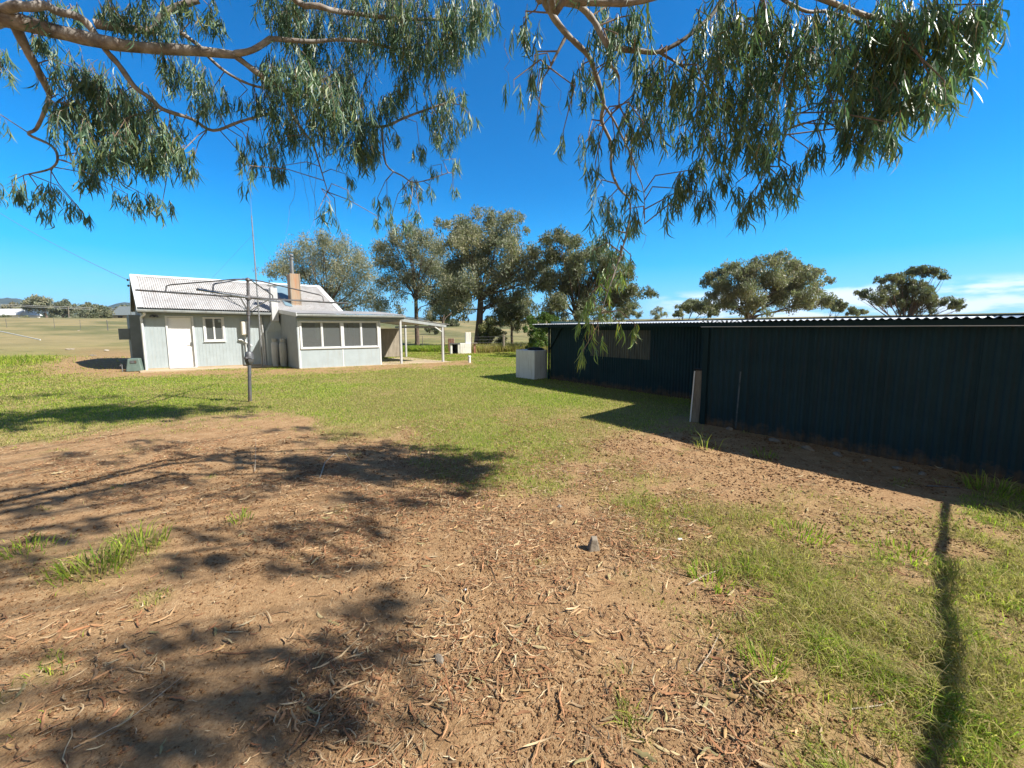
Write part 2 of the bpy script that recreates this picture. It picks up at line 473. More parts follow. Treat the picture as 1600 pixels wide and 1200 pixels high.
M_BRICK = mat('old_red_brick', (.30, .13, .08), (.20, .09, .06), scale=9, rough=.9, bump=.3, stain=(.5, .4, .33))
M_WOOD = mat('grey_timber', (.22, .19, .15), (.13, .11, .09), scale=4, rough=.9, bump=.3, stretch=(12, 12, 1))
M_GREENB = mat('dull_green_box', (.12, .17, .15), (.09, .13, .115), scale=4, rough=.6, bump=.05)
M_CYL = mat('grey_cylinder_paint', (.40, .42, .42), (.33, .35, .35), scale=4, rough=.5, bump=.04, stain=(.3, .28, .26))
M_CREAM = mat('cream_metal', (.66, .61, .50), (.60, .55, .45), scale=4, rough=.5, bump=.03)
M_WIRE = mat('grey_wire', (.24, .24, .25), (.17, .17, .18), scale=20, rough=.6, metal=.3, bump=0)
M_INT = mat('dim_room_plaster', (.52, .53, .53), (.45, .46, .46), scale=2, rough=.9, bump=0)
M_CURT = mat('pale_curtain', (.62, .64, .58), (.5, .52, .47), scale=3, rough=.9, bump=.1, stretch=(14, 14, .4))
M_STONE = mat('grey_stone', (.26, .22, .17), (.15, .125, .10), scale=9, rough=.95, bump=.5, bscale=25)

def glass_mat(name, tintc, k):
    m, nt, p, out = new_mat(name)
    L = nt.links.new
    t = N(nt, 'ShaderNodeBsdfTransparent'); t.inputs[0].default_value = (*tintc, 1)
    gl = N(nt, 'ShaderNodeBsdfGlossy'); gl.inputs['Roughness'].default_value = .03
    fr = N(nt, 'ShaderNodeFresnel'); fr.inputs[0].default_value = k
    mx = N(nt, 'ShaderNodeMixShader'); L(fr.outputs[0], mx.inputs[0]); df_ = N(nt, 'ShaderNodeBsdfDiffuse'); df_.inputs[0].default_value = (.52, .58, .60, 1); md_ = N(nt, 'ShaderNodeMixShader'); md_.inputs[0].default_value = .17; L(t.outputs[0], md_.inputs[1]); L(df_.outputs[0], md_.inputs[2]); L(md_.outputs[0], mx.inputs[1]); L(gl.outputs[0], mx.inputs[2])
    L(mx.outputs[0], out.inputs['Surface']); return m
M_GLASS = glass_mat('window_glass', (.62, .66, .66), 1.5)

# ================================================================== HOUSE
HO = g(230, 579)[:2]; HA = radians(28); SKEW = .33
hex_ = np.array([cos(HA), sin(HA)]); hey = np.array([-sin(HA), cos(HA)])
def hmap(a, b, z):
    return (a - SKEW * b, b, z)
def hloc(px, py, b):
    """(along-wall, height) of a pixel lying on the vertical plane b = const of the house, in skewed house coordinates"""
    d = ray(px, py); n = np.array([hey[0], hey[1], 0]); p0 = np.array([*(HO + hey * b), 0])
    t = ((p0 - CAM) @ n) / (d @ n); P = CAM + d * t
    return float((P[:2] - HO) @ hex_) + SKEW * b, float(P[2])

house = thing('house', 'small pale grey cottage with corrugated gable roof, white door and sunroom', 'house', (HO[0], HO[1], 0), HA)
def H(mb, name, m, parent=None, **k):
    return mb.map(hmap).build(name, m, parent or house, **k)
ER, EL = 2.42, 2.55          # eave heights, right and left: the old roof line runs slightly down to the right
RZL, RZR, RB = 4.08, 3.93, 2.4
LA, RA = -.12, 7.38
def ez(a, top=0):            # eave line
    return EL + (ER - EL) * (a / 7.4) + top
W2 = 4.01
# front wall in pieces round the door and window, vertical boarding grooves as fine battens
w = MB()
DA0, DA1, DZ = .78, 1.57, 2.17
WA0, WA1, WZ0, WZ1 = 2.02, 2.62, 1.24, 2.13
def wall(a0, a1, z0, z1, b0=0, b1=.1): w.box(a0, a1, b0, b1, z0, z1)
wall(0, DA0, 0, 2.5); wall(DA0, DA1, DZ, 2.5); wall(DA1, WA0, 0, 2.5); wall(WA0, WA1, 0, WZ0); wall(WA0, WA1, WZ1, 2.5); wall(WA1, 7.2, 0, 2.5)
bt = w; a = .1
while a < W2 - .05:
    if a < DA0 - .1 or a > DA1 + .1:
        if WA0 - .12 < a < WA1 + .12:
            bt.box(a, a + .010, -.005, .004, .07, WZ0 - .1)
        else: bt.box(a, a + .010, -.005, .004, .07, 2.3)
    a += .118
H(w, 'front_wall', M_WALL)
sd = MB(); sd.box(0, .1, .104, 4.6, 0, 2.5); sd.box(7.1, 7.2, .104, 4.6, 0, 2.5); sd.box(0.104, 7.096, 4.5, 4.6, 0, 2.5)
# gable infill
for a0, a1 in ((0.003, .097), (7.103, 7.197)):
    sd.hexa([(a0, .1, 2.5), (a1, .1, 2.5), (a1, 4.5, 2.5), (a0, 4.5, 2.5)], [(a0, 2.25, 3.85), (a1, 2.25, 3.85), (a1, 2.35, 3.85), (a0, 2.35, 3.85)])
H(sd, 'side_wall', M_CLAD)
ln = MB(); ln.box(-.36, -.01, 1.2, 3.6, 0, 2.3); H(ln, 'shaded_wall_standin', M_FASC)  # added dark piece standing in for the strip of shaded left wall
hw = MB(); hw.box(-.72, -.365, 1.5, 1.9, 1.25, 1.72); H(hw, 'wall_box', M_FASC, bevel=.01)
# base plinth
pl = MB(); pl.box(-.01, 7.2, -.02, .0, .0, .085); H(pl, 'plinth', M_SLAB)
# door with frame, leaf and handle
df = MB(); df.box(DA0 - .07, DA0, -.035, .02, .07, DZ + .075); df.box(DA1, DA1 + .07, -.035, .02, .07, DZ + .075); df.box(DA0, DA1, -.035, .02, DZ, DZ + .075); df.box(DA0 - .06, DA1 + .06, -.06, .02, .045, .075)
fr = H(df, 'door_frame', M_TRIM, bevel=.004)
dl = MB(); dl.box(DA0 + .004, DA1 - .004, .055, .095, .085, DZ - .004); door = H(dl, 'door', M_DOOR, bevel=.004)
kn = MB(); kn.tube([(DA1 - .07, .055, 1.05), (DA1 - .07, .0, 1.05)], .014, 8); kn.bar((DA1 - .07, .0, 1.05), (DA1 - .18, .0, 1.05), .018); kn.box(DA1 - .10, DA1 - .04, .046, .054, .95, 1.13)
H(kn, 'handle', M_GALV, door)
# little window
wf = MB(); fw_ = .075
wf.box(WA0 - fw_, WA1 + fw_, -.04, .03, WZ0 - .085, WZ0); wf.box(WA0 - fw_, WA1 + fw_, -.04, .03, WZ1, WZ1 + fw_)
wf.box(WA0 - fw_, WA0, -.04, .03, WZ0, WZ1); wf.box(WA1, WA1 + fw_, -.04, .03, WZ0, WZ1)
wc = (WA0 + WA1) / 2; wf.box(wc - .03, wc + .03, -.02, .03, WZ0, WZ1)
wf.box(WA0, WA0 + .028, -.01, .03, WZ0, WZ1); wf.box(WA1 - .028, WA1, -.01, .03, WZ0, WZ1)
wf.box(WA0 - fw_ - .02, WA1 + fw_ + .02, -.06, -.042, WZ0 - .11, WZ0 - .08)
win = H(wf, 'window', M_TRIM, bevel=.003)
wp = MB(); wp.add([(WA0, .012, WZ0), (WA1, .012, WZ0), (WA1, .012, WZ1), (WA0, .012, WZ1)], [(0, 1, 2, 3)]); H(wp, 'pane', M_GLASS, win)
st = MB(); st.box(WA1 - .13, WA1 - .04, .016, .019, WZ1 - .16, WZ1 - .04); H(st, 'sticker', M_DOOR, win)
rm = MB(); rm.box(1.0, 3.2, 2.2, 2.25, .1, 2.45); rm.box(.98, 1.0, .12, 2.2, .1, 2.45); rm.box(3.2, 3.22, .12, 2.2, .1, 2.45); rm.box(1.0, 3.2, .12, 2.2, .06, .1); rm.box(1.0, 3.2, .12, 2.2, 2.45, 2.48)
H(rm, 'room_lining', M_INT)
# meter box with its conduit
mb_ = MB(); mb_.box(3.27, 3.55, -.22, -.004, 1.42, 2.01); mb = H(mb_, 'meter_box', M_CREAM, bevel=.012)
md = MB(); md.box(3.30, 3.52, -.232, -.222, 1.46, 1.97); md.box(3.34, 3.48, -.236, -.233, 1.80, 1.90); H(md, 'meter_door', M_TRIM, mb, bevel=.004)
cd = MB(); cd.tube([(3.41, -.05, 1.42), (3.41, -.05, .6), (3.41, -.05, .1)], .022, 8)
cd.tube([(3.16, -.05, 1.20), (3.28, -.08, 1.20)], .04, 10); cd.tube([(3.28, -.07, 1.18), (3.5, -.07, 1.03), (3.62, -.07, .92)], .035, 10)
H(cd, 'conduit', M_TRIM, mb, smooth=True)
# downpipe at left corner, corner boards
dp = MB(); dp.tube([(.07, -.30, 2.36), (.07, -.28, 2.28), (-.02, -.06, 2.17), (-.02, -.06, .03)], .048, 12); H(dp, 'downpipe', M_TRIM, smooth=True)
cb = MB(); cb.box(W2 - .04, W2 + .05, -.05, -.004, .02, 2.36); H(cb, 'corner_board', M_TRIM)
p2 = MB(); p2.tube([(W2 + .1, -.08, .03), (W2 + .1, -.08, 1.2), (W2 + .03, -.08, 2.3)], .035, 10); H(p2, 'waste_pipe', M_FLUE, smooth=True)
# wall spotlight under the eave
sp = MB(); sp.tube([(.34, -.01, 2.26), (.34, -.12, 2.24)], .03, 8); sp.lathe([(.02, 0), (.07, -.03), (.075, -.10)], (.30, -.15, 2.27), 12); sp.lathe([(.02, 0), (.07, -.03), (.075, -.10)], (.44, -.15, 2.27), 12)
H(sp, 'flood_lamp', M_STEEL)
# soffit, fascia, gutter
fa = MB(); fa.hexa([(LA, -.36, ez(LA) - .20), (4.75, -.36, ez(4.75) - .20), (4.75, -.33, ez(4.75) - .20), (LA, -.33, ez(LA) - .20)], [(LA, -.36, ez(LA) - .02), (4.75, -.36, ez(4.75) - .02), (4.75, -.33, ez(4.75) - .02), (LA, -.33, ez(LA) - .02)])
fa.hexa([(LA, -.33, ez(LA) - .205), (4.75, -.33, ez(4.75) - .205), (4.75, 0, ez(4.75) - .205), (LA, 0, ez(LA) - .205)], [(LA, -.33, ez(LA) - .19), (4.75, -.33, ez(4.75) - .19), (4.75, 0, ez(4.75) - .19), (LA, 0, ez(LA) - .19)])
H(fa, 'fascia', M_FASC)
gu = MB()
def gutter(mbx, A, B, gw=.11, gh=.095):
    A = Vector(A); B = Vector(B)
    d = (B - A).normalized(); o = Vector((0, -1, 0))
    sec = [(0, .0), (0, -gh), (gw * .8, -gh), (gw, -gh * .45), (gw, 0), (gw - .012, 0), (gw - .014, -gh * .4), (gw * .76, -gh + .008), (.012, -gh + .008), (.012, 0)]
    vs = [A + o * x + Vector((0, 0, z)) for x, z in sec] + [B + o * x + Vector((0, 0, z)) for x, z in sec]
    k = len(sec)
    mbx.add(vs, [(i, (i + 1) % k, k + (i + 1) % k, k + i) for i in range(k)] + [tuple(range(k))[::-1], tuple(range(k, 2 * k))])
gutter(gu, (LA - .02, -.364, ez(LA) - .07), (4.75, -.364, ez(4.75) - .07)); H(gu, 'gutter', M_GUT)
# main roof, two corrugated slopes
def roof_pt(a, s, side=1):
    """s = 0 eave, 1 ridge"""
    b = -.42 + (RB + .42) * s if side == 1 else 5.2 + (RB - 5.2) * s
    z0 = ez(a); z1 = RZL + (RZR - RZL) * (a / 7.4)
    return np.array([a, b, z0 + (z1 - z0) * s])
for side in (1, -1):
    r = MB(); vs = []; fs = []; n = int((RA - LA) / .076 * 8)
    nv = None
    rows = [0, .3, .62, .623, 1.0] if side == 1 else [0, 1]
    for j, s in enumerate(rows):
        for i in range(n + 1):
            a = LA + (RA - LA) * i / n
            q = roof_pt(a, s, side); wv = .015 * sin(2 * pi * (a - LA) / .076)
            q = q + np.array([0, -.42 * side, .9]) * (wv + (.008 if s > .622 else 0))
            vs.append(q)
    for j in range(len(rows) - 1):
        for i in range(n):
            q = j * (n + 1) + i; fs.append((q, q + 1, q + n + 2, q + n + 1))
    r.add(vs, fs); H(r, 'roof', M_ROOF, smooth=True)
rc = MB(); A = roof_pt(LA, 1); B = roof_pt(RA, 1)
for sgn in (-1, 1):
    rc.hexa([(A[0] - .02, RB, A[2] + .03), (B[0] + .02, RB, B[2] + .03), (B[0] + .02, RB + sgn * .15, B[2] - .055), (A[0] - .02, RB + sgn * .15, A[2] - .055)],
            [(A[0] - .02, RB, A[2] + .045), (B[0] + .02, RB, B[2] + .045), (B[0] + .02, RB + sgn * .15, B[2] - .04), (A[0] - .02, RB + sgn * .15, A[2] - .04)])
H(rc, 'ridge_cap', M_TRIM)
for a0, a1, nm in ((LA - .03, LA + .17, 'l'), (RA - .17, RA + .03, 'r')):
    bg = MB()
    for side in (1, -1):
        p0, p1 = roof_pt((a0 + a1) / 2, 0, side), roof_pt((a0 + a1) / 2, 1, side)
        bg.hexa([(a0, p0[1], p0[2] + .018), (a1, p0[1], p0[2] + .018), (a1, p1[1], p1[2] + .018), (a0, p1[1], p1[2] + .018)], [(a0, p0[1], p0[2] + .03), (a1, p0[1], p0[2] + .03), (a1, p1[1], p1[2] + .03), (a0, p1[1], p1[2] + .03)])
        e0, e1 = (a0, a0 + .02) if nm == 'l' else (a1 - .02, a1)
        bg.hexa([(e0, p0[1], p0[2] - .15), (e1, p0[1], p0[2] - .15), (e1, p1[1], p1[2] - .15), (e0, p1[1], p1[2] - .15)], [(e0, p0[1], p0[2] + .017), (e1, p0[1], p0[2] + .017), (e1, p1[1], p1[2] + .017), (e0, p1[1], p1[2] + .017)])
    H(bg, 'barge_board', M_TRIM)
# blue grey sheet laid over the roof beside the chimney
def on_roof(px, py):
    P0 = roof_pt(4, 0); P1 = roof_pt(4, 1); P2 = roof_pt(6, 0)
    W = [np.array([*(HO + hex_ * (q[0] - SKEW * q[1]) + hey * q[1]), q[2]]) for q in (P0, P1, P2)]
    n = np.cross(W[1] - W[0], W[2] - W[0]); d = ray(px, py); t = ((W[0] - CAM) @ n) / (d @ n); P = CAM + d * t
    b = (P[:2] - HO) @ hey
    return ((P[:2] - HO) @ hex_ + SKEW * b, b, P[2])
sh = MB(); q = [on_roof(424, 443.5), on_roof(449, 446), on_roof(457, 480), on_roof(446, 478)]
sh.hexa([(x, y, z + .02) for x, y, z in q], [(x, y, z + .035) for x, y, z in q]); H(sh, 'roof_panel', M_BLUE)
# stove breast and white flue in the nook
bf = MB(); A0, A1 = 4.16, 4.82
bf.box(A0, A1, -.34, -.004, .02, 1.55)
fa0, fa1 = 4.36, 4.64
bf.hexa([(A0, -.34, 1.55), (A1, -.34, 1.55), (A1, -.004, 1.55), (A0, -.004, 1.55)], [(fa0, -.42, 2.02), (fa1, -.42, 2.02), (fa1, -.14, 2.02), (fa0, -.14, 2.02)])
H(bf, 'stove_breast', M_WALL, bevel=.01)
fl = MB(); fl.box(fa0 + .01, fa1 - .01, -.50, -.22, 2.021, 3.50); flue = H(fl, 'flue', M_FLUE, bevel=.008)
fc = MB(); fc.box(fa0 - .03, fa1 + .03, -.54, -.18, 3.60, 3.625); fc.hexa([(fa0 - .05, -.56, 3.63), (fa1 + .05, -.56, 3.63), (fa1 + .05, -.16, 3.63), (fa0 - .05, -.16, 3.63)], [(fa0 + .08, -.40, 3.70), (fa1 - .08, -.40, 3.70), (fa1 - .08, -.32, 3.70), (fa0 + .08, -.32, 3.70)])
for x in (fa0 + .03, fa1 - .05): fc.box(x, x + .02, -.47, -.45, 3.5, 3.6); fc.box(x, x + .02, -.27, -.25, 3.5, 3.6)
H(fc, 'cowl', M_FLUE, flue)
# rusty square chimney with round pipe
ch = MB(); ch.box(5.40, 5.79, .25, .72, 2.3, 4.27); chim = H(ch, 'chimney', M_RUST, bevel=.012)
cs = MB()
for x in (5.39, 5.775): cs.box(x - .012, x + .03, .235, .262, 2.3, 4.28)
H(cs, 'corner_strip', M_TAN, chim)
cp = MB(); cp.tube([(5.56, .5, 4.27), (5.56, .5, 5.0)], .075, 14); cp.tube([(5.56, .5, 4.97), (5.56, .5, 5.05)], .1, 14); cp.tube([(5.56, .5, 5.05), (5.56, .5, 5.13)], .05, 12); cp.lathe([(.11, 0), (.09, .05), (.02, .09)], (5.56, .5, 5.13), 14)
H(cp, 'stove_pipe', M_GALV, chim, smooth=True)
# ------------------------------------------------ sunroom
SB = -2.4
def ss(px, py): return hloc(px, py, SB)
S0, S1 = ss(468, 576.3)[0], ss(596.8, 570.3)[0]
SH = 2.05
wz0, wz1 = .89, 1.96
x0, xm0, xm1, x1 = S0 + .15, S0 + 1.66, S0 + 1.78, S1 - .16
sw = MB()
sw.box(S0, S1, SB, SB + .09, .0, wz0); sw.box(S0, S1, SB, SB + .09, wz1, SH + .12)
sw.box(S0, x0, SB, SB + .09, wz0, wz1); sw.box(xm0, xm1, SB, SB + .09, wz0, wz1); sw.box(x1, S1, SB, SB + .09, wz0, wz1)
H(sw, 'sunroom_wall', M_WALL)
s2 = MB(); s2.hexa([(S0 - .012, SB - .01, .0), (S0 + .08, SB + .094, .0), (S0 + .08, -.02, .0), (S0 - .012, -.02, .0)], [(S0 - .012, SB - .01, 2.24), (S0 + .08, SB + .094, 2.24), (S0 + .08, -.02, 2.46), (S0 - .012, -.02, 2.46)])
H(s2, 'sunroom_side', M_CLAD)
s3 = MB(); s3.box(S1 - .09, S1, SB + .094, -.02, 0, 2.3); s3.box(S0 + .1, S1 - .1, -.06, -.02, 0, 2.3); s3.box(S0 + .1, S1 - .1, SB + .1, -.07, .03, .06); s3.box(S0 + .1, S1 - .1, SB + .1, -.07, 2.06, 2.08)
H(s3, 'sunroom_lining', M_INT)
cvr = MB(); cvr.box((xm0 + xm1) / 2 - .02, (xm0 + xm1) / 2 + .02, SB - .008, SB - .0, .02, 2.0); cvr.box(S0 + .02, S0 + .09, SB - .008, SB, .02, 2.0); cvr.box(S1 - .06, S1 - .004, SB - .008, SB, .02, 2.0); cvr.box(S0 + .09, S1 - .06, SB - .008, SB, .8, .825)
H(cvr, 'cover_strip', M_TRIM)
for (u0, u1) in ((x0, xm0), (xm1, x1)):
    f = MB(); t = .065
    f.box(u0 - t, u1 + t, SB - .035, SB + .04, wz1, wz1 + t); f.box(u0 - t, u1 + t, SB - .05, SB + .04, wz0 - t, wz0)
    f.box(u0 - t, u0, SB - .035, SB + .04, wz0, wz1); f.box(u1, u1 + t, SB - .035, SB + .04, wz0, wz1)
    mid = (u0 + u1) / 2 + .02
    f.box(mid - .026, mid + .026, SB - .02, SB + .04, wz0, wz1)
    for (q0, q1) in ((u0, mid - .026), (mid + .026, u1)):
        f.box(q0, q0 + .018, SB - .008, SB + .03, wz0, wz1); f.box(q1 - .018, q1, SB - .008, SB + .03, wz0, wz1)
        f.box(q0 + .018, q1 - .018, SB - .008, SB + .03, wz0, wz0 + .02); f.box(q0 + .018, q1 - .018, SB - .008, SB + .03, wz1 - .02, wz1)
    wn = H(f, 'window', M_TRIM, bevel=.003)
    p_ = MB(); p_.add([(u0, SB + .015, wz0), (u1, SB + .015, wz0), (u1, SB + .015, wz1), (u0, SB + .015, wz1)], [(0, 1, 2, 3)]); H(p_, 'pane', M_GLASS, wn)
cu = MB(); vs = []; fs = []
for i in range(25):
    q = S0 + 1.0 + .42 * i / 24
    vs += [(q, SB + .9 + .03 * sin(i * 1.7), 1.2), (q, SB + .9 + .03 * sin(i * 1.7), 1.95)]
    if i: fs.append((2 * i - 2, 2 * i, 2 * i + 1, 2 * i - 1))
cu.add(vs, fs); H(cu, 'curtain', M_CURT, smooth=True)
dv = MB(); dv.box(S0 + 2.75, S0 + 3.0, -.55, -.075, .1, 2.0); dv.box(S0 + .2, S0 + 1.5, -.5, -.1, .1, .95); H(dv, 'cupboard', M_TAN)
# sunroom + verandah roof
V1 = ss(626.5, 496)[0]
def sr(a, b):
    return (a, b, 2.33 - .03 * (a - S0) / 4.2 + (b - SB + .3) * .095)
r = MB(); n = int((V1 - S0 + .1) / .076 * 8); vs = []; fs = []
for j, b in enumerate((SB - .32, SB + 1.0, -.42)):
    for i in range(n + 1):
        a = S0 - .06 + (V1 - S0 + .1) * i / n
        q = sr(a, b); vs.append((q[0], q[1], q[2] + .010 * sin(2 * pi * a / .076)))
for j in range(2):
    for i in range(n):
        q = j * (n + 1) + i; fs.append((q, q + 1, q + n + 2, q + n + 1))
r.add(vs, fs); H(r, 'sunroom_roof', M_ROOF, smooth=True)
ff = MB()
z0, z1 = sr(S0, SB - .3)[2], sr(V1, SB - .3)[2]
ff.hexa([(S0 - .05, SB - .27, z0 - .19), (V1, SB - .27, z1 - .19), (V1, SB - .24, z1 - .19), (S0 - .05, SB - .24, z0 - .19)], [(S0 - .05, SB - .27, z0 - .02), (V1, SB - .27, z1 - .02), (V1, SB - .24, z1 - .02), (S0 - .05, SB - .24, z0 - .02)])
ff.hexa([(S0 - .05, SB - .24, z0 - .20), (V1, SB - .24, z1 - .20), (V1, SB, z1 - .20), (S0 - .05, SB, z0 - .20)], [(S0 - .05, SB - .24, z0 - .185), (V1, SB - .24, z1 - .185), (V1, SB, z1 - .185), (S0 - .05, SB, z0 - .185)])
H(ff, 'sunroom_fascia', M_FASC)
g2 = MB(); gutter(g2, (S0 - .06, SB - .274, z0 - .03), (V1 + .02, SB - .274, z1 - .03), .1, .09); H(g2, 'sunroom_gutter', M_GUT)
ec = MB(); e0 = sr(S0, SB - .3); e1 = sr(S0, -.42)
ec.hexa([(S0 - .09, e0[1], e0[2] - .15), (S0 - .06, e0[1], e0[2] - .15), (S0 - .06, e1[1], e1[2] - .15), (S0 - .09, e1[1], e1[2] - .15)], [(S0 - .09, e0[1], e0[2] + .02), (S0 - .06, e0[1], e0[2] + .02), (S0 - .06, e1[1], e1[2] + .02), (S0 - .09, e1[1], e1[2] + .02)])
H(ec, 'sunroom_barge', M_TRIM)
# verandah posts, lean-to roof falling to the right
P1 = ss(628, 568)[0]; P2 = ss(693, 566)[0]; BE = ss(697, 509)[0]
for aa, b, zt in ((P1, SB + .04, 2.11), (P2, SB + .04, 1.83), (11.55, 1.85, 2.0)):
    po = MB(); po.box(aa - .043, aa + .043, b - .043, b + .043, .02, zt); H(po, 'post', M_POST, bevel=.006)
bm_ = MB()
zl, zr = 2.13, 1.86
bm_.hexa([(P1 + .06, SB - .02, zl - .12), (BE, SB - .02, zr - .13), (BE, SB + .02, zr - .13), (P1 + .06, SB + .02, zl - .12)], [(P1 + .06, SB - .02, zl + .04), (BE, SB - .02, zr), (BE, SB + .02, zr), (P1 + .06, SB + .02, zl + .04)])
bm_.box(P1 - .03, P1 + .03, SB + .1, 1.9, 2.0, 2.12); bm_.box(P2 - .03, P2 + .03, SB + .1, 1.9, 1.7, 1.8)
H(bm_, 'verandah_beam', M_GUT)
lr = MB(); vs = []; fs = []; n = 60
for j in range(2):
    a = P1 + .06 + (BE + .14 - P1 - .06) * j; zz = (zl + .055, zr + .005)[j]
    for i in range(n * 8 + 1):
        b = SB - .05 + 4.6 * i / (n * 8); vs.append((a, b, zz + .010 * sin(2 * pi * i / 8)))
for i in range(n * 8): fs.append((i, i + 1, n * 8 + 2 + i, n * 8 + 1 + i))
lr.add(vs, fs); H(lr, 'verandah_roof', M_ROOF, smooth=True)
br = MB(); br.bar((P2 - .05, SB + .03, 1.52), (P2 - .38, SB + .03, 1.76), .04); H(br, 'brace', M_TRIM)
pn = MB(); pn.corr((8.6, 1.9, .06), (1, 0, 0), (0, 0, 1), 2.75, 1.6, (0, -1, 0)); H(pn, 'verandah_screen', M_TAN, smooth=True)
pr_ = MB(); pr_.box(8.6, 11.35, 1.92, 1.97, 1.60, 1.68); pr_.box(8.6, 11.35, 1.92, 1.97, .75, .82); H(pr_, 'screen_rail', M_WOOD)
# slab under house and verandah (setting)
sl = MB(); sl.box(-.25, S0, -.85, .0, -.05, .03); sl.box(S0, P2 + .35, SB - .1, 2.6, -.05, .022)
tag(H(sl, 'path', M_SLAB), 'sandy concrete apron along the cottage and under its verandah', 'path', kind='structure')
bpy.data.objects['path'].parent = None
bpy.data.objects['path'].matrix_world = Matrix.Translation((HO[0], HO[1], 0)) @ Matrix.Rotation(HA, 4, 'Z')

def hw_(a, b, z=0):
    q = HO + hex_ * (a - SKEW * b) + hey * b
    return (q[0], q[1], z)

# gas cylinders standing in the nook
for (a, b, m_, nm) in ((S0 - .17, -1.05, M_CYL, 'tall grey gas cylinder nearest the sunroom wall'), (S0 - .36, -.62, M_FLUE, 'tall pale gas cylinder with cap, behind the grey one in the nook')):
    gc = thing('gas_cylinder', nm, 'gas cylinder', hw_(a, b, .03), group='gas cylinders beside the sunroom')
    q = MB(); q.lathe([(.12, 0), (.125, .02), (.125, .06), (.145, .10), (.146, .9), (.135, 1.02), (.09, 1.09), (.05, 1.11)], n=22); q.build('body', m_, gc, smooth=True)
    q = MB(); q.lathe([(.11, 1.08), (.115, 1.22), (.105, 1.22), (.10, 1.085)], n=18); q.build('collar', M_CYL, gc, smooth=True)
    q = MB(); q.tube([(0, 0, 1.1), (0, 0, 1.2)], .025, 8); q.tube([(0, 0, 1.16), (.09, 0, 1.16)], .015, 8); q.build('valve', M_STEEL, gc)
# antenna mast
mx_, mz_ = hloc(409.5, 560, -.75)
tx, tz = hloc(393, 337, -.75)
mst = thing('antenna_mast', 'tall thin antenna mast rising past the eave beside the flue', 'antenna mast', hw_(mx_, -.75, .03))
A0 = Vector((0, 0, 0)); R_ = Matrix.Rotation(HA, 4, 'Z')
tp = R_ @ Vector((tx - mx_, 0, tz - .03)); q = MB(); q.tube([A0, tp * .5, tp], [.033, .03, .022], 8); q.build('pole', M_GALV, mst, smooth=True)
t2 = R_ @ Vector((hloc(391, 296, -.75)[0] - mx_, 0, hloc(391, 296, -.75)[1])); q = MB(); q.tube([tp, t2], [.009, .005], 5); q.build('whip', M_WIRE, mst)
for (pxx, pyy, bb) in ((330, 436, 2.3), (440, 418, 2.0), ):
    e = Vector(hw_(*[hloc(pxx, pyy, bb)[0], bb, hloc(pxx, pyy, bb)[1]])) - Vector(mst.location)
    q = MB(); q.tube([tp * .88, e], .004, 4); q.build('guy_wire', M_WIRE, mst)
q = MB(); q.bar(tp * .42, tp * .42 + R_ @ Vector((0, .5, 0)), .03); q.build('bracket', M_STEEL, mst)
# service line from the gable to the street, with its bracket
e0 = np.array(hw_(LA - .1, RB, RZL - .22)); far_end = at(-70, 285, 32)
sl_ = thing('power_line', 'overhead service wire sagging from the gable up to the left', 'power line', tuple(e0))
pts = [Vector((far_end - e0) * t) - Vector((0, 0, 1.1 * 4 * t * (1 - t) * .35)) for t in np.linspace(0, 1, 18)]
q = MB(); q.tube(pts, .011, 5); q.build('wire', M_WIRE, sl_)
q = MB(); q.bar((0, 0, 0), (.35, .2, 0), .03); q.bar((.0, 0, -.25), (.35, .2, -.2), .03); q.lathe([(.02, -.05), (.04, 0), (.02, .05)], (0, 0, 0), 8); q.lathe([(.02, -.05), (.04, 0), (.02, .05)], (0, 0, -.25), 8); q.build('bracket', M_STEEL, sl_)
# green box by the left corner
ub = thing('utility_box', 'low dull green utility cover at the cottage corner', 'utility box', hw_(-.32, -.02, 0), HA)
q = MB(); q.hexa([(-.26, -.24, 0), (.24, -.24, 0), (.24, .24, 0), (-.26, .24, 0)], [(-.19, -.2, .52), (.16, -.2, .52), (.16, .2, .52), (-.19, .2, .52)]); q.build('body', M_GREENB, ub, bevel=.03)
q = MB(); q.box(-.1, .08, -.236, -.215, .34, .44); q.build('panel', M_STEEL, ub)
tpz = hw_(-.75, -.25, 0)
tap = thing('garden_tap', 'small garden tap on a short standpipe beside the green box', 'tap', tpz)
q = MB(); q.tube([(0, 0, 0), (0, 0, .3)], .014, 8); q.build('standpipe', M_GALV, tap); q = MB(); q.tube([(0, 0, .28), (.02, -.08, .29), (.03, -.1, .24)], .013, 8); q.bar((-.03, -.03, .33), (.03, -.03, .33), .015); q.build('spout', M_STEEL, tap)

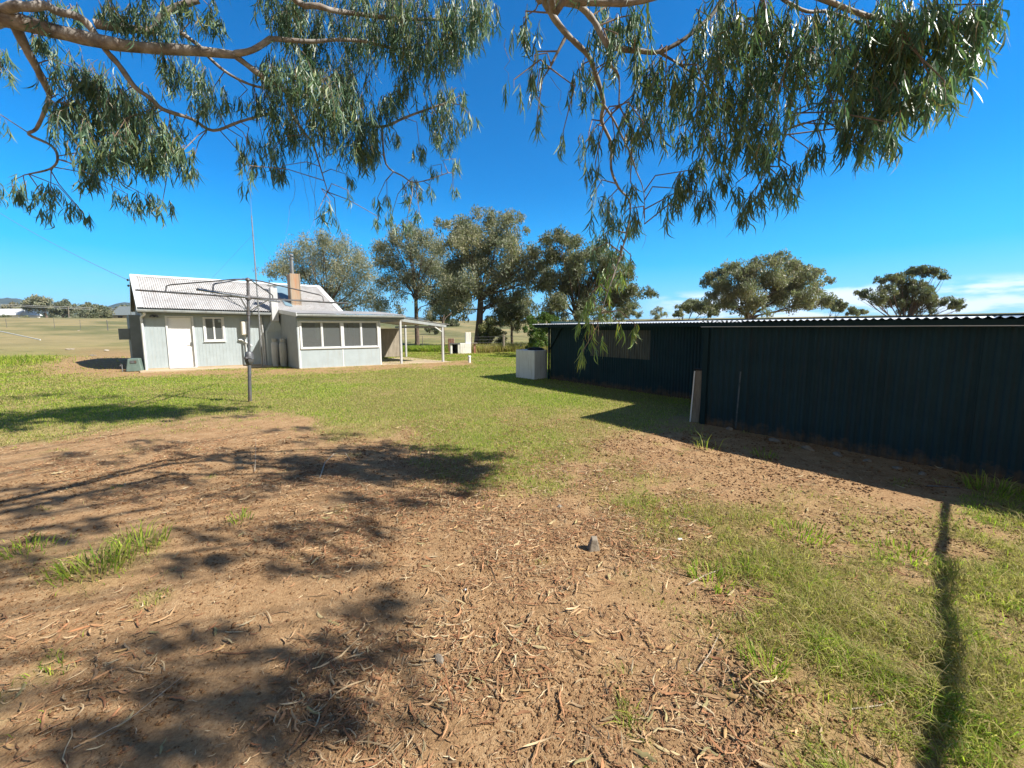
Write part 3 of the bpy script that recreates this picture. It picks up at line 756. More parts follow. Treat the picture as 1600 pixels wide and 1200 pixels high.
# ================================================================== SHED
P0 = g(1095, 662)[:2]; SA = radians(-51.3)
se = np.array([cos(SA), sin(SA)]); sn = np.array([-sin(SA), cos(SA)])   # along the wall to the right; away from the viewer
shed = thing('shed', 'long low dark blue-green corrugated shed with overhanging iron roof', 'shed', (P0[0], P0[1], 0), SA)
RB2 = 2.08                                   # set-back of the far wall
FA0 = -5.92
q = MB(); q.corr((.0, 0, -.03), (1, 0, 0), (0, 0, 1), 7.5, 1.80, (0, -1, 0), pitch=.095, amp=.007, ns=10, sq=True)
for i in range(1, 10): q.box(.76 * i - .004, .76 * i + .004, -.0115, -.006, -.02, 1.76)
q.build('near_wall', M_SHED, shed)
q = MB(); q.corr((FA0, RB2, -.03), (1, 0, 0), (0, 0, 1), 1.66, 1.83, (0, -1, 0), amp=.011); q.corr((FA0 + 1.66, RB2, -.03), (1, 0, 0), (0, 0, 1), 1.95, .90, (0, -1, 0), amp=.011); q.corr((FA0 + 1.66, RB2, 1.62), (1, 0, 0), (0, 0, 1), 1.95, .18, (0, -1, 0), amp=.011); q.corr((FA0 + 3.61, RB2, -.03), (1, 0, 0), (0, 0, 1), 2.4, 1.83, (0, -1, 0), amp=.011); q.build('far_wall', M_SHED, shed, smooth=True)
q = MB(); q.corr((FA0 + 1.66, RB2 + .012, .86), (1, 0, 0), (0, 0, 1), 1.95, .77, (0, -1, 0), amp=.011); q.build('window_sheet', M_FIBRE, shed, smooth=True)
q = MB(); q.box(.0, .05, .02, RB2 - .02, -.03, 1.78); q.box(FA0 - .02, FA0 + .02, RB2 + .02, 6.2, -.03, 1.9); q.box(7.45, 7.5, .02, 6.2, -.03, 1.9); q.box(FA0, 7.5, 6.2, 6.24, -.03, 1.95); q.build('end_wall', M_SHED, shed)
q = MB(); q.box(-.012, .075, -.03, -.012, -.02, 1.76); q.build('corner_flashing', M_SHEDT, shed)
q = MB(); q.box(-.03, 7.5, -.10, -.02, 1.685, 1.775); q.box(-6.35, -.035, RB2 - .32, RB2 - .26, 1.70, 1.785); q.build('fascia', M_SHEDT, shed)
q = MB(); q.box(-.03, 7.5, -.112, -.101, 1.700, 1.708); q.build('fascia_flashing', M_ZINC, shed)
q = MB()
def rsheet(mbx, a0, a1, b0, b1, z0, z1):
    n = int((a1 - a0) / .076 * 8); vs = []; fs = []
    for j, (b, z) in enumerate(((b0, z0), (b1, z1))):
        for i in range(n + 1): 
            a = a0 + (a1 - a0) * i / n; vs.append((a, b, z + .010 * sin(2 * pi * a / .076)))
    for i in range(n): fs.append((i, i + 1, n + 2 + i, n + 1 + i))
    mbx.add(vs, fs)
rsheet(q, -.06, 7.5, -.14, 6.3, 1.795, 1.90); rsheet(q, -6.42, -.065, RB2 - .36, 6.3, 1.805, 1.90); q.build('roof', M_ZINC, shed, smooth=True)
q = MB(); q.bar((FA0 + .02, RB2 - .03, 1.0), (FA0 + .55, RB2 - .03, 1.72), .05, .03); q.bar((FA0 - .02, RB2 - .04, -.02), (FA0 - .02, RB2 - .04, 1.76), .05); q.build('brace', M_SHEDT, shed)
q = MB()
q.bar((.575, -.0145, .03), (.60, -.0145, .98), .022, .004)
q.build('scuff', M_SCUFF, shed)
# drip line of stones along the foot of the shed are separate stones (below)
def sloc(a, b, z=0):
    w_ = P0 + se * a + sn * b; return (w_[0], w_[1], z)
# leaning white-edged board at the step in the wall
bd = thing('trough_board', 'upright narrow grey board with white edge standing at the shed corner', 'board', (*g(1081, 659)[:2], 0), SA)
q = MB(); q.hexa([(0, -.02, 0), (.13, -.02, 0), (.13, .03, 0), (0, .03, 0)], [(.01, .03, .93), (.15, .03, .93), (.15, .08, .93), (.01, .08, .93)]); q.build('panel', M_WOOD, bd, bevel=.004)
q = MB(); q.hexa([(-.03, -.03, 0), (-.006, -.03, 0), (-.006, -.021, 0), (-.03, -.021, 0)], [(-.01, .018, .92), (.008, .018, .92), (.008, .029, .92), (-.01, .029, .92)]); q.build('white_edge', M_TANK, bd)
q = MB(); q.box(-.02, .20, .03, .13, .935, .96); q.build('cap', M_BLACK, bd)
# white square tank in front of the far corner
c0 = g(835, 593.3)[:2]; cl = g(806, 589.3)[:2]; 
ax = (cl - c0); wl = np.linalg.norm(ax); ang = atan2(ax[1], ax[0])
dr = np.array([cos(ang - pi / 2), sin(ang - pi / 2)])
tk = thing('water_trough', 'white painted square tank standing against the shed end', 'tank', (c0[0], c0[1], 0), ang)
TL, TW, THh = .90, .62, .95
q = MB(); q.box(0, TL, -TW, 0, -.02, THh); q.build('body', M_TANK, tk, bevel=.012)
q = MB(); q.lathe([(.27, 0), (.29, .03), (.22, .075), (.1, .095), (.02, .1)], (.34, -.40, THh - .005), 16); q.tube([(.2, -.2, THh + .02), (.3, -.15, THh + .05), (.5, -.2, THh + .03), (.55, -.4, THh + .02)], .03, 8); q.build('lid', M_BLACK, tk, smooth=True)
# off to the side: the steel pipe rail running out from the shed eave, its shadow crosses the grass
r0 = g(1478, 768); r1 = g(1452, 1190); s_ = SUN / SUN[2]
a3 = r0 + s_ * 1.66; b3 = r1 + s_ * 1.66; dd = (b3 - a3) / np.linalg.norm(b3 - a3)
rl = thing('pipe_rail', 'thick round rail carried out level from the shed eave on a post', 'rail', tuple(a3 - dd * .1))
q = MB(); e_ = Vector(dd * 4.6); q.tube([(0, 0, 0), e_ * .4, e_], [.022, .026, .032], 14); q.build('rail', M_WOOD, rl, smooth=True)
q = MB(); q.tube([e_ + Vector((0, 0, .1)), (e_.x, e_.y, -float(a3[2]))], .06, 12); q.build('post', M_WOOD, rl, smooth=True)

# ================================================================== CLOTHESLINE
hb = gp(390.5, 627.5)
hoist = thing('clothesline', 'rotary clothes hoist with four steel arms on a grey post', 'clothesline', (hb[0], hb[1], hb[2] - .02), rot=(0, radians(3.3), 0))
q = MB(); q.tube([(0, 0, 0), (0, 0, 1.05)], .037, 14); q.tube([(0, 0, 1.05), (0, 0, 2.05)], .029, 14); q.tube([(0, 0, 2.03), (0, 0, 2.1)], .042, 14); q.tube([(0, 0, 2.1), (0, 0, 2.83)], .030, 14); q.build('post', M_STEEL, hoist, smooth=True)
q = MB(); q.lathe([(.05, 0), (.085, .05), (.095, .16), (.075, .26), (.05, .30)], (0, 0, .90), 14); q.tube([(0, -.05, 1.05), (0, -.14, 1.05)], .03, 8); ck = q.build('crank_housing', M_STEEL, hoist, smooth=True)
q = MB(); q.tube([(0.04, -.1, 1.05), (.17, -.12, 1.05)], .012, 6); q.tube([(.17, -.12, 1.05), (.19, -.2, 1.05)], .016, 6); q.build('crank_handle', M_STEEL, ck)
q = MB(); q.lathe([(.05, 0), (.06, .03), (.055, .08), (.04, .1)], (0, 0, 2.38), 12); q.build('hub', M_STEEL, hoist, smooth=True)
q = MB(); q.lathe([(.04, 0), (.055, .02), (.045, .06), (.01, .08)], (0, 0, 2.80), 12); q.build('top_cap', M_STEEL, hoist, smooth=True)
AL = 2.12; ends = []
for k in range(4):
    t = radians(14 + 180) + k * pi / 2
    d = Vector((cos(t), sin(t), 0)); e = d * AL + Vector((0, 0, 2.44)); ends.append((d, e))
    q = MB(); q.tube([d * .04 + Vector((0, 0, 2.43)), e], .019, 8); arm = q.build('arm', M_STEEL if k % 2 == 0 else M_GALV, hoist, smooth=True)
    q = MB(); q.tube([d * .03 + Vector((0, 0, 2.84)), d * .25 + Vector((0, 0, 2.82)), d * (AL * .70) + Vector((0, 0, 2.60)), d * (AL * .735) + Vector((0, 0, 2.57)), d * (AL * .745) + Vector((0, 0, 2.44))], .014, 8); q.build('stay', M_STEEL, arm, smooth=True)
    q = MB(); q.tube([d * .04 + Vector((0, 0, 2.14)), d * .42 + Vector((0, 0, 2.42))], .012, 6); q.build('strut', M_GALV, arm, smooth=True)
    for r_ in (.35, .52, .7, .86, .985):
        q = MB(); q.tube([d * (AL * r_) + Vector((0, 0, 2.44)), d * (AL * r_) + Vector((0, 0, 2.475))], .007, 5); q.build('wire_hook', M_GALV, arm)
q = MB()
for r_ in (.52, .7, .86, .985):
    for k in range(4):
        a_ = ends[k][0] * (AL * r_) + Vector((0, 0, 2.462)); b_ = ends[(k + 1) % 4][0] * (AL * r_) + Vector((0, 0, 2.462))
        q.tube([a_, (a_ + b_) / 2 - Vector((0, 0, .05 + .03 * r_)), b_], .0022, 4)
q.build('line_wire', M_WIRE, hoist)

# ================================================================== BARBECUE, STUMP, BACK FENCES
bq0 = g(719, 553)[:2]; bqz = gnd(*bq0)
ux = np.array([cos(radians(12)), sin(radians(12))])
bbq = thing('barbecue', 'whitewashed brick barbecue with tall white chimney and side bench', 'barbecue', (bq0[0], bq0[1], bqz - .03), radians(12))
q = MB(); q.box(0, .72, 0, .7, 0, .72); q.box(-.62, -.012, .62, .98, 0, .66); q.box(-.62, -.5, .05, .61, 0, .66); q.box(-.14, -.012, .02, .61, 0, .66); q.build('body', M_WHITE, bbq, bevel=.015)
q = MB(); q.box(-.49, -.15, .08, .6, .0, .05); q.box(-.48, -.16, .5, .61, .05, .62); q.build('firebox', M_BLACK, bbq)
q = MB(); q.box(-.65, .01, .0, .72, .665, .70); q.build('hotplate', M_STEEL, bbq)
q = MB(); q.box(.38, .735, .1, .55, .722, 1.42); q.build('chimney', M_WHITE, bbq, bevel=.012)
q = MB(); q.box(.74, 1.15, .1, .55, .68, .73); bn = q.build('side_shelf', M_WOOD, bbq); q = MB(); q.box(.93, 1.05, .2, .42, .0, .678); q.build('shelf_leg', M_BRICK, bbq)
bk = thing('brick_pier', 'small red brick pillar peeking up behind the barbecue', 'brick pillar', (*g(703, 551)[:2] + np.array([-.1, 1.3]), bqz))
q = MB()
for i in range(11):
    for j in range(2):
        o_ = .21 * j - .21 + (.0 if i % 2 == 0 else .012); q.box(o_, o_ + .2, -.1, .1, .085 * i, .085 * i + .078)
q.build('brickwork', M_BRICK, bk, bevel=.006)
q = MB(); q.box(-.22, .21, -.09, .09, .0, .94); q.build('mortar', M_TAN, bk)
sp_ = gp(733.5, 566.5)
stp = thing('standpipe', 'short stubby white pipe standing in the lawn', 'pipe', (sp_[0], sp_[1], sp_[2] - .02))
q = MB(); q.lathe([(.062, 0), (.062, .28), (.075, .285), (.075, .35), (.06, .365)], n=16); q.build('pipe', M_TRIM, stp, smooth=True)

def fence(name, label, pts, posts, ph, wires, m_, thick=.09, pr=0):
    p0 = pts[0]; f = thing(name, label, 'fence', (p0[0], p0[1], gnd(p0[0], p0[1])))
    O_ = Vector(f.location)
    L_ = [np.array(p, float) for p in pts]; seg = [np.linalg.norm(L_[i + 1] - L_[i]) for i in range(len(L_) - 1)]; tot = sum(seg)
    def along(s):
        i = 0
        while i < len(seg) - 1 and s > seg[i]: s -= seg[i]; i += 1
        q_ = L_[i] + (L_[i + 1] - L_[i]) * (s / seg[i]); return Vector((q_[0], q_[1], gnd(q_[0], q_[1])))
    k = int(tot / posts); tops = []
    for i in range(k + 1):
        b = along(min(tot - 1e-3, i * posts + random.uniform(-.3, .3) * (0 < i < k))) - O_
        thk = thick * (1.5 if i % 5 == 0 else random.uniform(.5, .9)); hh = ph * random.uniform(.92, 1.08) * (1.12 if i % 5 == 0 else 1)
        q = MB(); q.tube([b - Vector((0, 0, .1)), b + Vector((random.uniform(-.04, .04), random.uniform(-.03, .03), hh))], [thk / 2, thk * .45], 7); q.build('post', m_, f)
        tops.append(b)
    q = MB()
    for wv in range(wires):
        zz = ph * (.25 + .68 * wv / max(1, wires - 1))
        q.tube([t_ + Vector((0, 0, zz)) for t_ in tops], .006, 4)
    q.build('wire', M_WIRE, f)
    return f
fence('paddock_fence', 'grey timber post and wire fence behind the barbecue', [g(598, 545)[:2], g(735, 551)[:2], g(881, 551.5)[:2], (9.0, 26.0)], 2.4, 1.15, 5, M_WOOD, .11)
fence('paddock_fence', 'thin wire fence on dark posts across the paddock left of the cottage', [(-75, 47), g(85, 533)[:2], g(192, 533)[:2], (-26, 43)], 4.2, 1.35, 4, M_STEEL, .06)
pole_a, pole_b = at(-15, 514.5, 30), at(63, 531, 27)
fp_ = thing('stay_pole', 'long pale pole slanting down to the ground left of the cottage', 'pole', tuple(pole_b))
q = MB(); q.tube([(0, 0, 0), tuple(pole_a - pole_b)], .035, 8); q.build('pole', M_FLUE, fp_, smooth=True)
# scraps of stone along the house and in the bare patch
# ------------------------------------------------------------------ grass, litter, clods
M_GRASS = attr_mat('grass_blade', rough=.55, transl=.45, spec=.25)
M_BARK = attr_mat('dry_bark_strip', rough=.75, spec=.2)
M_CLOD = attr_mat('clod', rough=.95, spec=.1, bump=.5, bscale=80)
M_LEAF = attr_mat('gum_leaf', rough=.42, transl=.28, spec=.45)
M_CROWN = attr_mat('crown_leaf', rough=.5, transl=.30, spec=.3)

def blades(name, label, x, y, h, wdt, lean, cols, m, z=None, mid=.55, kind='stuff', parent=None, azim=None):
    """curved three-sided blades, 5 vertices each"""
    n = len(x)
    if z is None: z = terrain(x, y)
    az = rng.uniform(0, 2 * pi, n) if azim is None else azim
    fa = rng.uniform(0, 2 * pi, n)
    ld = np.stack([np.cos(az), np.sin(az), np.zeros(n)], -1)
    sd = np.stack([np.cos(fa), np.sin(fa), np.zeros(n)], -1)
    b = np.stack([x, y, z - .006], -1)
    hv = np.stack([np.zeros(n), np.zeros(n), h], -1)
    p1 = b + hv * mid + ld * (lean * h * .32)[:, None]
    p2 = b + hv * (1 - .35 * np.clip(lean, 0, 1.2))[:, None] + ld * (lean * h)[:, None]
    w0 = sd * (wdt * .5)[:, None]
    V = np.stack([b - w0, b + w0, p1 - w0 * .8, p1 + w0 * .8, p2], 1).reshape(-1, 3)
    i = np.arange(n) * 5
    Qd = np.stack([i, i + 1, i + 3, i + 2], -1); T = np.stack([i + 2, i + 3, i + 4], -1)
    C = np.repeat(cols, 5, axis=0)
    o = np_mesh(name, V, Qd, m, cols=C, T=T, parent=parent)
    if kind: tag(o, label, 'grass', kind=kind)
    return o

def sample_polar(n, r0, r1, a0, a1, power=1.0):
    """n points with density per square metre falling as 1 / r**power from the camera's foot"""
    u = rng.uniform(0, 1, n)
    k = 2 - power
    r = (r0 ** k + u * (r1 ** k - r0 ** k)) ** (1 / k) if abs(k) > 1e-6 else r0 * (r1 / r0) ** u
    a = rng.uniform(a0, a1, n)
    return r * np.sin(a), r * np.cos(a), r

def grass_cols(n, x, y, dry, seed):
    t = rng.uniform(0, 1, n)
    gcol = np.array([[.15, .235, .026], [.26, .35, .04], [.38, .42, .065]])
    dcol = np.array([[.36, .30, .115], [.46, .38, .17], [.28, .23, .09]])
    ci = rng.integers(0, 3, n)
    isdry = rng.uniform(0, 1, n) < dry
    c = np.where(isdry[:, None], dcol[ci], gcol[ci]) * rng.uniform(.75, 1.2, n)[:, None]
    return c

A_ = radians(56)
# lawn
n = 950000
x, y, r = sample_polar(n, 1.15, 34, -A_, A_, 1.55)
G = grass_map(x, y)
patch = fbm(x * .8, y * .8, 57, 3)
keep = rng.uniform(0, 1, n) < np.clip(G * 1.05, 0, 1) ** 1.25
x, y, r, G, patch = x[keep], y[keep], r[keep], G[keep], patch[keep]
n = len(x)
P = np.stack([x, y, np.zeros(n)], -1); px, py, _ = proj(P)
right = (px > 940) & (py > 735)
dry = np.clip(.30 + 1.9 * (patch - .44) + .25 * (1 - G), .05, .75)
dry = np.where(right, np.clip(dry + .12 + 1.6 * (fbm(x * 2.2, y * 2.2, 91, 3) - .5), .12, .85), dry)
h = np.where(right, rng.uniform(.02, .07, n) * (.6 + .8 * G) * (.6 + 1.3 * fbm(x * 2.6, y * 2.6, 77, 2)), rng.uniform(.022, .065, n))
h = h * (1 + .5 * sstep(12, 30, r))
wd = np.maximum(rng.uniform(.003, .006, n), r * .00085)
lean = rng.uniform(.2, 1.2, n)
lean = np.where(right & (rng.uniform(0, 1, n) < .35), rng.uniform(1.2, 2.6, n), lean)
blades('grass', 'short patchy lawn of green and straw blades', x, y, h, wd, lean, grass_cols(n, x, y, dry, 1), M_GRASS)

# dry straw and long grass along the back fence and paddock edge
n = 26000
xa = rng.uniform(-3.2, 12, n); ya = rng.uniform(25.9, 29.5, n)
keep = rng.uniform(0, 1, n) < np.clip(.25 + 1.2 * fbm(xa * .5, ya * .5, 23, 3), 0, 1)
xa, ya = xa[keep], ya[keep]; n = len(xa)
blades('tall_grass', 'long dry straw grass standing along the back fence', xa, ya, rng.uniform(.25, .75, n), np.full(n, .028), rng.uniform(.1, .6, n), grass_cols(n, xa, ya, np.full(n, .88), 2), M_GRASS)
n = 9000
q0, q1 = g(655, 545), g(715, 544)
xa = rng.uniform(q0[0] - .5, q1[0], n); ya = rng.uniform(27.5, 30.5, n)
blades('tall_grass', 'lush green long grass beyond the verandah', xa, ya, rng.uniform(.2, .55, n), np.full(n, .03), rng.uniform(.1, .7, n), grass_cols(n, xa, ya, np.full(n, .1), 3), M_GRASS)
n = 2600
q0 = g(5, 570)
xa = q0[0] + rng.normal(0, 1.0, n); ya = q0[1] + rng.normal(0, .5, n)
blades('tall_grass', 'clump of long green grass at the left edge of the lawn', xa, ya, rng.uniform(.08, .32, n), np.full(n, .022), rng.uniform(.1, .8, n), grass_cols(n, xa, ya, np.full(n, .2), 3), M_GRASS)

def tuft(name, label, c, rad, n, h0, h1, w_, dry, lean=(.2, 1.1), group=None, out=True):
    th = rng.uniform(0, 2 * pi, n); rr = rad * np.sqrt(rng.uniform(0, 1, n))
    x = c[0] + rr * np.cos(th); y = c[1] + rr * np.sin(th)
    az = th + rng.normal(0, .7, n) if out else None
    o = blades(name, label, x, y, rng.uniform(h0, h1, n), rng.uniform(w_ * .7, w_ * 1.3, n), rng.uniform(*lean, n), grass_cols(n, x, y, np.full(n, dry), 4), M_GRASS, kind=None, azim=az)
    return tag(o, label, 'grass tuft', group)
for (px, py, rad, n, h0, h1, lab) in [
    (150, 893, .20, 120, .10, .26, 'bright green grass tuft on the bare earth, lowest and largest on the left'),
    (218, 858, .16, 90, .08, .22, 'bright green grass tuft behind the largest one on the left'),
    (105, 898, .10, 40, .05, .12, 'thin green tuft leaning left of the largest one'),
    (40, 862, .15, 60, .05, .13, 'sparse green tuft at the left edge of the picture'),
    (375, 815, .10, 40, .05, .12, 'small green tuft in the shadow on the left'),
    (1195, 1045, .10, 110, .04, .12, 'dark green weed tuft beside the crumbly earth mound'),
    (1420, 868, .2, 130, .04, .11, 'lush tuft on the right grass left of the rail shadow'),
    (1555, 768, .22, 130, .07, .20, 'tall grass tuft against the foot of the shed'),
    (1550, 930, .16, 120, .04, .10, 'dense rounded tuft right of the rail shadow'),
    (1250, 835, .2, 150, .06, .13, 'tuft at the upper edge of the right grass patch'),
    (1190, 885, .16, 110, .05, .12, 'tuft in the middle of the right grass patch'),
    (1110, 905, .14, 90, .06, .14, 'upright tuft on the left edge of the right grass patch'),
    (1105, 700, .15, 26, .10, .30, 'thin seeding weed at the edge of the shed shadow'),
    (1195, 712, .16, 60, .05, .12, 'low yellow green tuft below the step of the shed'),
]:
    tuft('grass_tuft', lab, gp(px, py), rad, n, h0, h1, .0075, .15 if h1 < .25 else .45)

# bark and leaf litter
def strips(n, x, y, Ln, wd, cols, curl, lift=.004, turn=1.05):
    """curled bark strips: a bent ribbon with a raised middle line, 6 stations x 3"""
    K = 6
    hd = rng.uniform(0, 2 * pi, n); k = rng.normal(0, 1, n) * turn
    s = np.linspace(-.5, .5, K)
    th = hd[:, None] + k[:, None] * s[None, :] + rng.normal(0, .18, (n, K))
    step = Ln[:, None] / (K - 1)
    dx = np.cumsum(np.cos(th) * step, 1); dy = np.cumsum(np.sin(th) * step, 1)
    X = x[:, None] + dx - dx.mean(1, keepdims=True); Y = y[:, None] + dy - dy.mean(1, keepdims=True)
    ends = np.abs(s[None, :] * 2) ** 2 * rng.uniform(0, 1, (n, 1)) * curl[:, None] * Ln[:, None] * .35
    tilt = rng.normal(0, .10, (n, 1)) * s[None, :] * Ln[:, None]
    Z = terrain(x, y)[:, None] + lift + ends + np.abs(tilt) + rng.uniform(0, .012, (n, 1))
    taper = (1 - .75 * np.abs(s * 2) ** 2.5)[None, :] * rng.uniform(.75, 1, (n, K))
    nxv = -np.sin(th); nyv = np.cos(th)
    hw = wd[:, None] * .5 * taper
    roll = rng.normal(0, .5, (n, 1))
    A1 = np.stack([X - nxv * hw, Y - nyv * hw, Z + hw * (.2 + roll)], -1)
    A2 = np.stack([X, Y, Z + hw * .75], -1)
    A3 = np.stack([X + nxv * hw, Y + nyv * hw, Z + hw * (.2 - roll)], -1)
    V = np.stack([A1, A2, A3], 2).reshape(-1, 3)
    b = (np.arange(n) * K * 3)[:, None] + np.arange(K - 1)[None, :] * 3
    Q1 = np.stack([b, b + 1, b + 4, b + 3], -1).reshape(-1, 4)
    Q2 = np.stack([b + 1, b + 2, b + 5, b + 4], -1).reshape(-1, 4)
    return V, np.concatenate([Q1, Q2]), np.repeat(cols, K * 3, axis=0)

def litter_cols(n):
    pal = np.array([[.37, .205, .105], [.44, .28, .15], [.30, .14, .07], [.50, .37, .22], [.20, .115, .062], [.54, .43, .27], [.36, .185, .095]])
    return pal[rng.choice(7, n, p=[.2, .2, .18, .14, .12, .06, .10])] * rng.uniform(.55, 1.1, n)[:, None]
n = 200000
x, y, r = sample_polar(n, 1.1, 9.5, -A_, A_, 1.25)
Lm = litter_map(x, y)
keep = rng.uniform(0, 1, n) < Lm * .80 * np.clip(.12 + .33 * r, 0, 1.1)
x, y, r = x[keep], y[keep], r[keep]; n = len(x)
Ln = np.exp(rng.normal(-3.25, .45, n)).clip(.018, .16); wd = np.maximum(np.clip(Ln * rng.uniform(.06, .14, n), .0025, .010), r * .0008)
V1_, Q1_, C1_ = strips(n, x, y, Ln, wd, litter_cols(n), rng.uniform(0, .6, n))
# fine crumbs of leaf
n2 = 230000
x, y, r = sample_polar(n2, 1.1, 9, -A_, A_, 1.3)
Lm = litter_map(x, y); keep = rng.uniform(0, 1, n2) < np.clip(Lm * .45 + .05, 0, 1) * (1 - .5 * grass_map(x, y)); x, y, r = x[keep], y[keep], r[keep]; n2 = len(x)
V2_, Q2_, C2_ = strips(n2, x, y, rng.uniform(.010, .042, n2), np.maximum(rng.uniform(.0015, .004, n2), r * .0006), litter_cols(n2) * .95, np.zeros(n2), .001)
# a few big strips right by the viewer
n3 = 75
x, y, r = sample_polar(n3, 1.2, 2.6, -A_, radians(40), .6)
V3_, Q3_, C3_ = strips(n3, x, y, rng.uniform(.10, .26, n3), rng.uniform(.005, .010, n3), litter_cols(n3), rng.uniform(.1, .8, n3), .005, .9)
# whole fallen gum leaves, broader and flatter than the bark
n4 = 5000
x, y, r = sample_polar(n4, 1.1, 8, -A_, A_, 1.2)
keep = rng.uniform(0, 1, n4) < np.clip(litter_map(x, y) * .7 + .06, 0, 1) * (1 - .6 * grass_map(x, y)); x, y, r = x[keep], y[keep], r[keep]; n4 = len(x)
lp = np.array([[.40, .26, .12], [.30, .21, .125], [.32, .155, .075], [.44, .35, .19], [.22, .145, .085], [.29, .25, .12]])
L4 = rng.uniform(.045, .10, n4)
V4_, Q4_, C4_ = strips(n4, x, y, L4, L4 * rng.uniform(.13, .19, n4), lp[rng.integers(0, 6, n4)] * rng.uniform(.7, 1.1, n4)[:, None], rng.uniform(0, .25, n4), .003, .6)
VS = [V1_, V2_, V3_, V4_]; QS = [Q1_, Q2_, Q3_, Q4_]; off = np.cumsum([0] + [len(v_) for v_ in VS])
V = np.concatenate(VS); Qq = np.concatenate([q_ + o_ for q_, o_ in zip(QS, off)])
tag(np_mesh('leaf_litter', V, Qq, M_BARK, cols=np.concatenate([C1_, C2_, C3_, C4_])), 'shed bark curls and dry gum leaves scattered over the earth', 'litter', kind='stuff')
print('litter', n, n2)

# clods and gravel
n = 95000
x, y, r = sample_polar(n, 1.1, 7.0, -A_, A_, 1.4)
keep = rng.uniform(0, 1, n) < .9 * (1 - grass_map(x, y)) * (.15 + 1.3 * sstep(.4, .7, fbm(x * 2.5, y * 2.5, 101, 3)))
x, y, r = x[keep], y[keep], r[keep]; n = len(x)
sz = np.exp(rng.normal(-5.9, .5, n)).clip(.0012, .009) * (.8 + .25 * r)
gm = g(1195, 1090)
xm = rng.normal(gm[0], .10, 500); ym = rng.normal(gm[1], .09, 500); x = np.concatenate([x, xm]); y = np.concatenate([y, ym]); sz = np.concatenate([sz, np.exp(rng.normal(-5.2, .5, 500)).clip(.003, .013)]); n += 500
base = np.array([[1, 0, 0], [-1, 0, 0], [0, 1, 0], [0, -1, 0], [0, 0, 1], [0, 0, -.6], [.6, .6, .55], [-.6, .6, .5], [-.6, -.6, .55], [.6, -.6, .5]])
hull = bmesh.new()
for b_ in base: hull.verts.new(b_)
hull.verts.ensure_lookup_table(); bmesh.ops.convex_hull(hull, input=hull.verts); hull.verts.index_update(); hull.faces.ensure_lookup_table()
TF = np.array([[v.index for v in f.verts] for f in hull.faces if len(f.verts) == 3]); hull.free()
jit = rng.uniform(.6, 1.25, (n, 10, 3))
V = base[None] * jit * sz[:, None, None]
th = rng.uniform(0, 2 * pi, n); c_, s_ = np.cos(th)[:, None], np.sin(th)[:, None]
V = np.stack([V[..., 0] * c_ - V[..., 1] * s_, V[..., 0] * s_ + V[..., 1] * c_, V[..., 2] * .75], -1)
V = V + np.stack([x, y, terrain(x, y) + sz * .25], -1)[:, None, :]
T = (TF[None] + (np.arange(n) * 10)[:, None, None]).reshape(-1, 3)
cl = np.array([[.20, .112, .056], [.26, .155, .08], [.15, .08, .04], [.30, .21, .13]])[rng.choice(4, n, p=[.4, .25, .28, .07])] * rng.uniform(.8, 1.2, n)[:, None]
tag(np_mesh('gravel', V.reshape(-1, 3), None, M_CLOD, cols=np.repeat(cl, 10, axis=0), T=T), 'crumbs and clods of brown earth over the bare ground', 'gravel', kind='stuff')

# single stones, scraps, sticks
def stone(name, label, px, py, sx, sy, sz_, m_, rz=0, cat='stone', seed=1, sink=.25, group=None):
    c = gp(px, py); rs = np.random.default_rng(seed)
    b = bmesh.new(); bmesh.ops.create_icosphere(b, subdivisions=2, radius=1)
    pl_ = [(Vector(rs.normal(0, 1, 3)).normalized(), rs.uniform(.5, .85)) for _ in range(9)]
    for v in b.verts:
        for nrm, dd_ in pl_:
            k = v.co.dot(nrm) - dd_
            if k > 0: v.co -= nrm * k
        v.co = Vector((v.co.x * sx, v.co.y * sy, v.co.z * sz_))
    me = bpy.data.meshes.new(name); b.to_mesh(me); b.free(); me.materials.append(m_)
    o = bpy.data.objects.new(name, me); COL.objects.link(o); o.location = (c[0], c[1], c[2] + sz_ * (1 - 2 * sink)); o.rotation_euler = (0, 0, rz)
    return tag(o, label, cat, group)
rk = gp(927, 858)
b = MB(); k_ = .9
b.add([(-.055, -.03, -.02), (.045, -.04, -.02), (.05, .04, -.02), (-.045, .04, -.02), (-.022, -.02, .095), (.022, -.026, .085), (.036, .015, .10), (-.012, .02, .105)], [(3, 2, 1, 0), (4, 5, 6, 7), (0, 1, 5, 4), (1, 2, 6, 5), (2, 3, 7, 6), (3, 0, 4, 7)])
rock = b.build('rock', M_STONE, bevel=.008); rock.location = rk; rock.rotation_euler = (0, 0, .25)
tag(rock, 'upright grey wedge of stone standing in the bark litter', 'rock')
stone('stone', 'flat blue grey stone chip in the near foreground', 686, 1036, .024, .04, .02, M_STONE, .5, seed=4)
stone('stone', 'small white and blue scrap at the edge of the right grass', 1062, 843, .03, .02, .014, M_TANK, .3, seed=5)
stone('stone', 'small pale stone beyond the upright rock', 874, 793, .03, .022, .02, M_STONE, 1.1, seed=6)
stone('stone', 'little white pebble in the middle of the litter', 727, 925, .012, .01, .008, M_TANK, 0, seed=7)
for i, (px, py) in enumerate([(1210, 690), (1262, 704), (1310, 712), (1355, 722), (1402, 733), (1440, 742), (1140, 672)]):
    stone('stone', 'dusty grey stone lying in the shade along the foot of the shed', px, py, random.uniform(.05, .10), random.uniform(.04, .06), random.uniform(.03, .05), M_STONE, random.uniform(0, 3), seed=20 + i, sink=.4, group='stones along the shed wall')
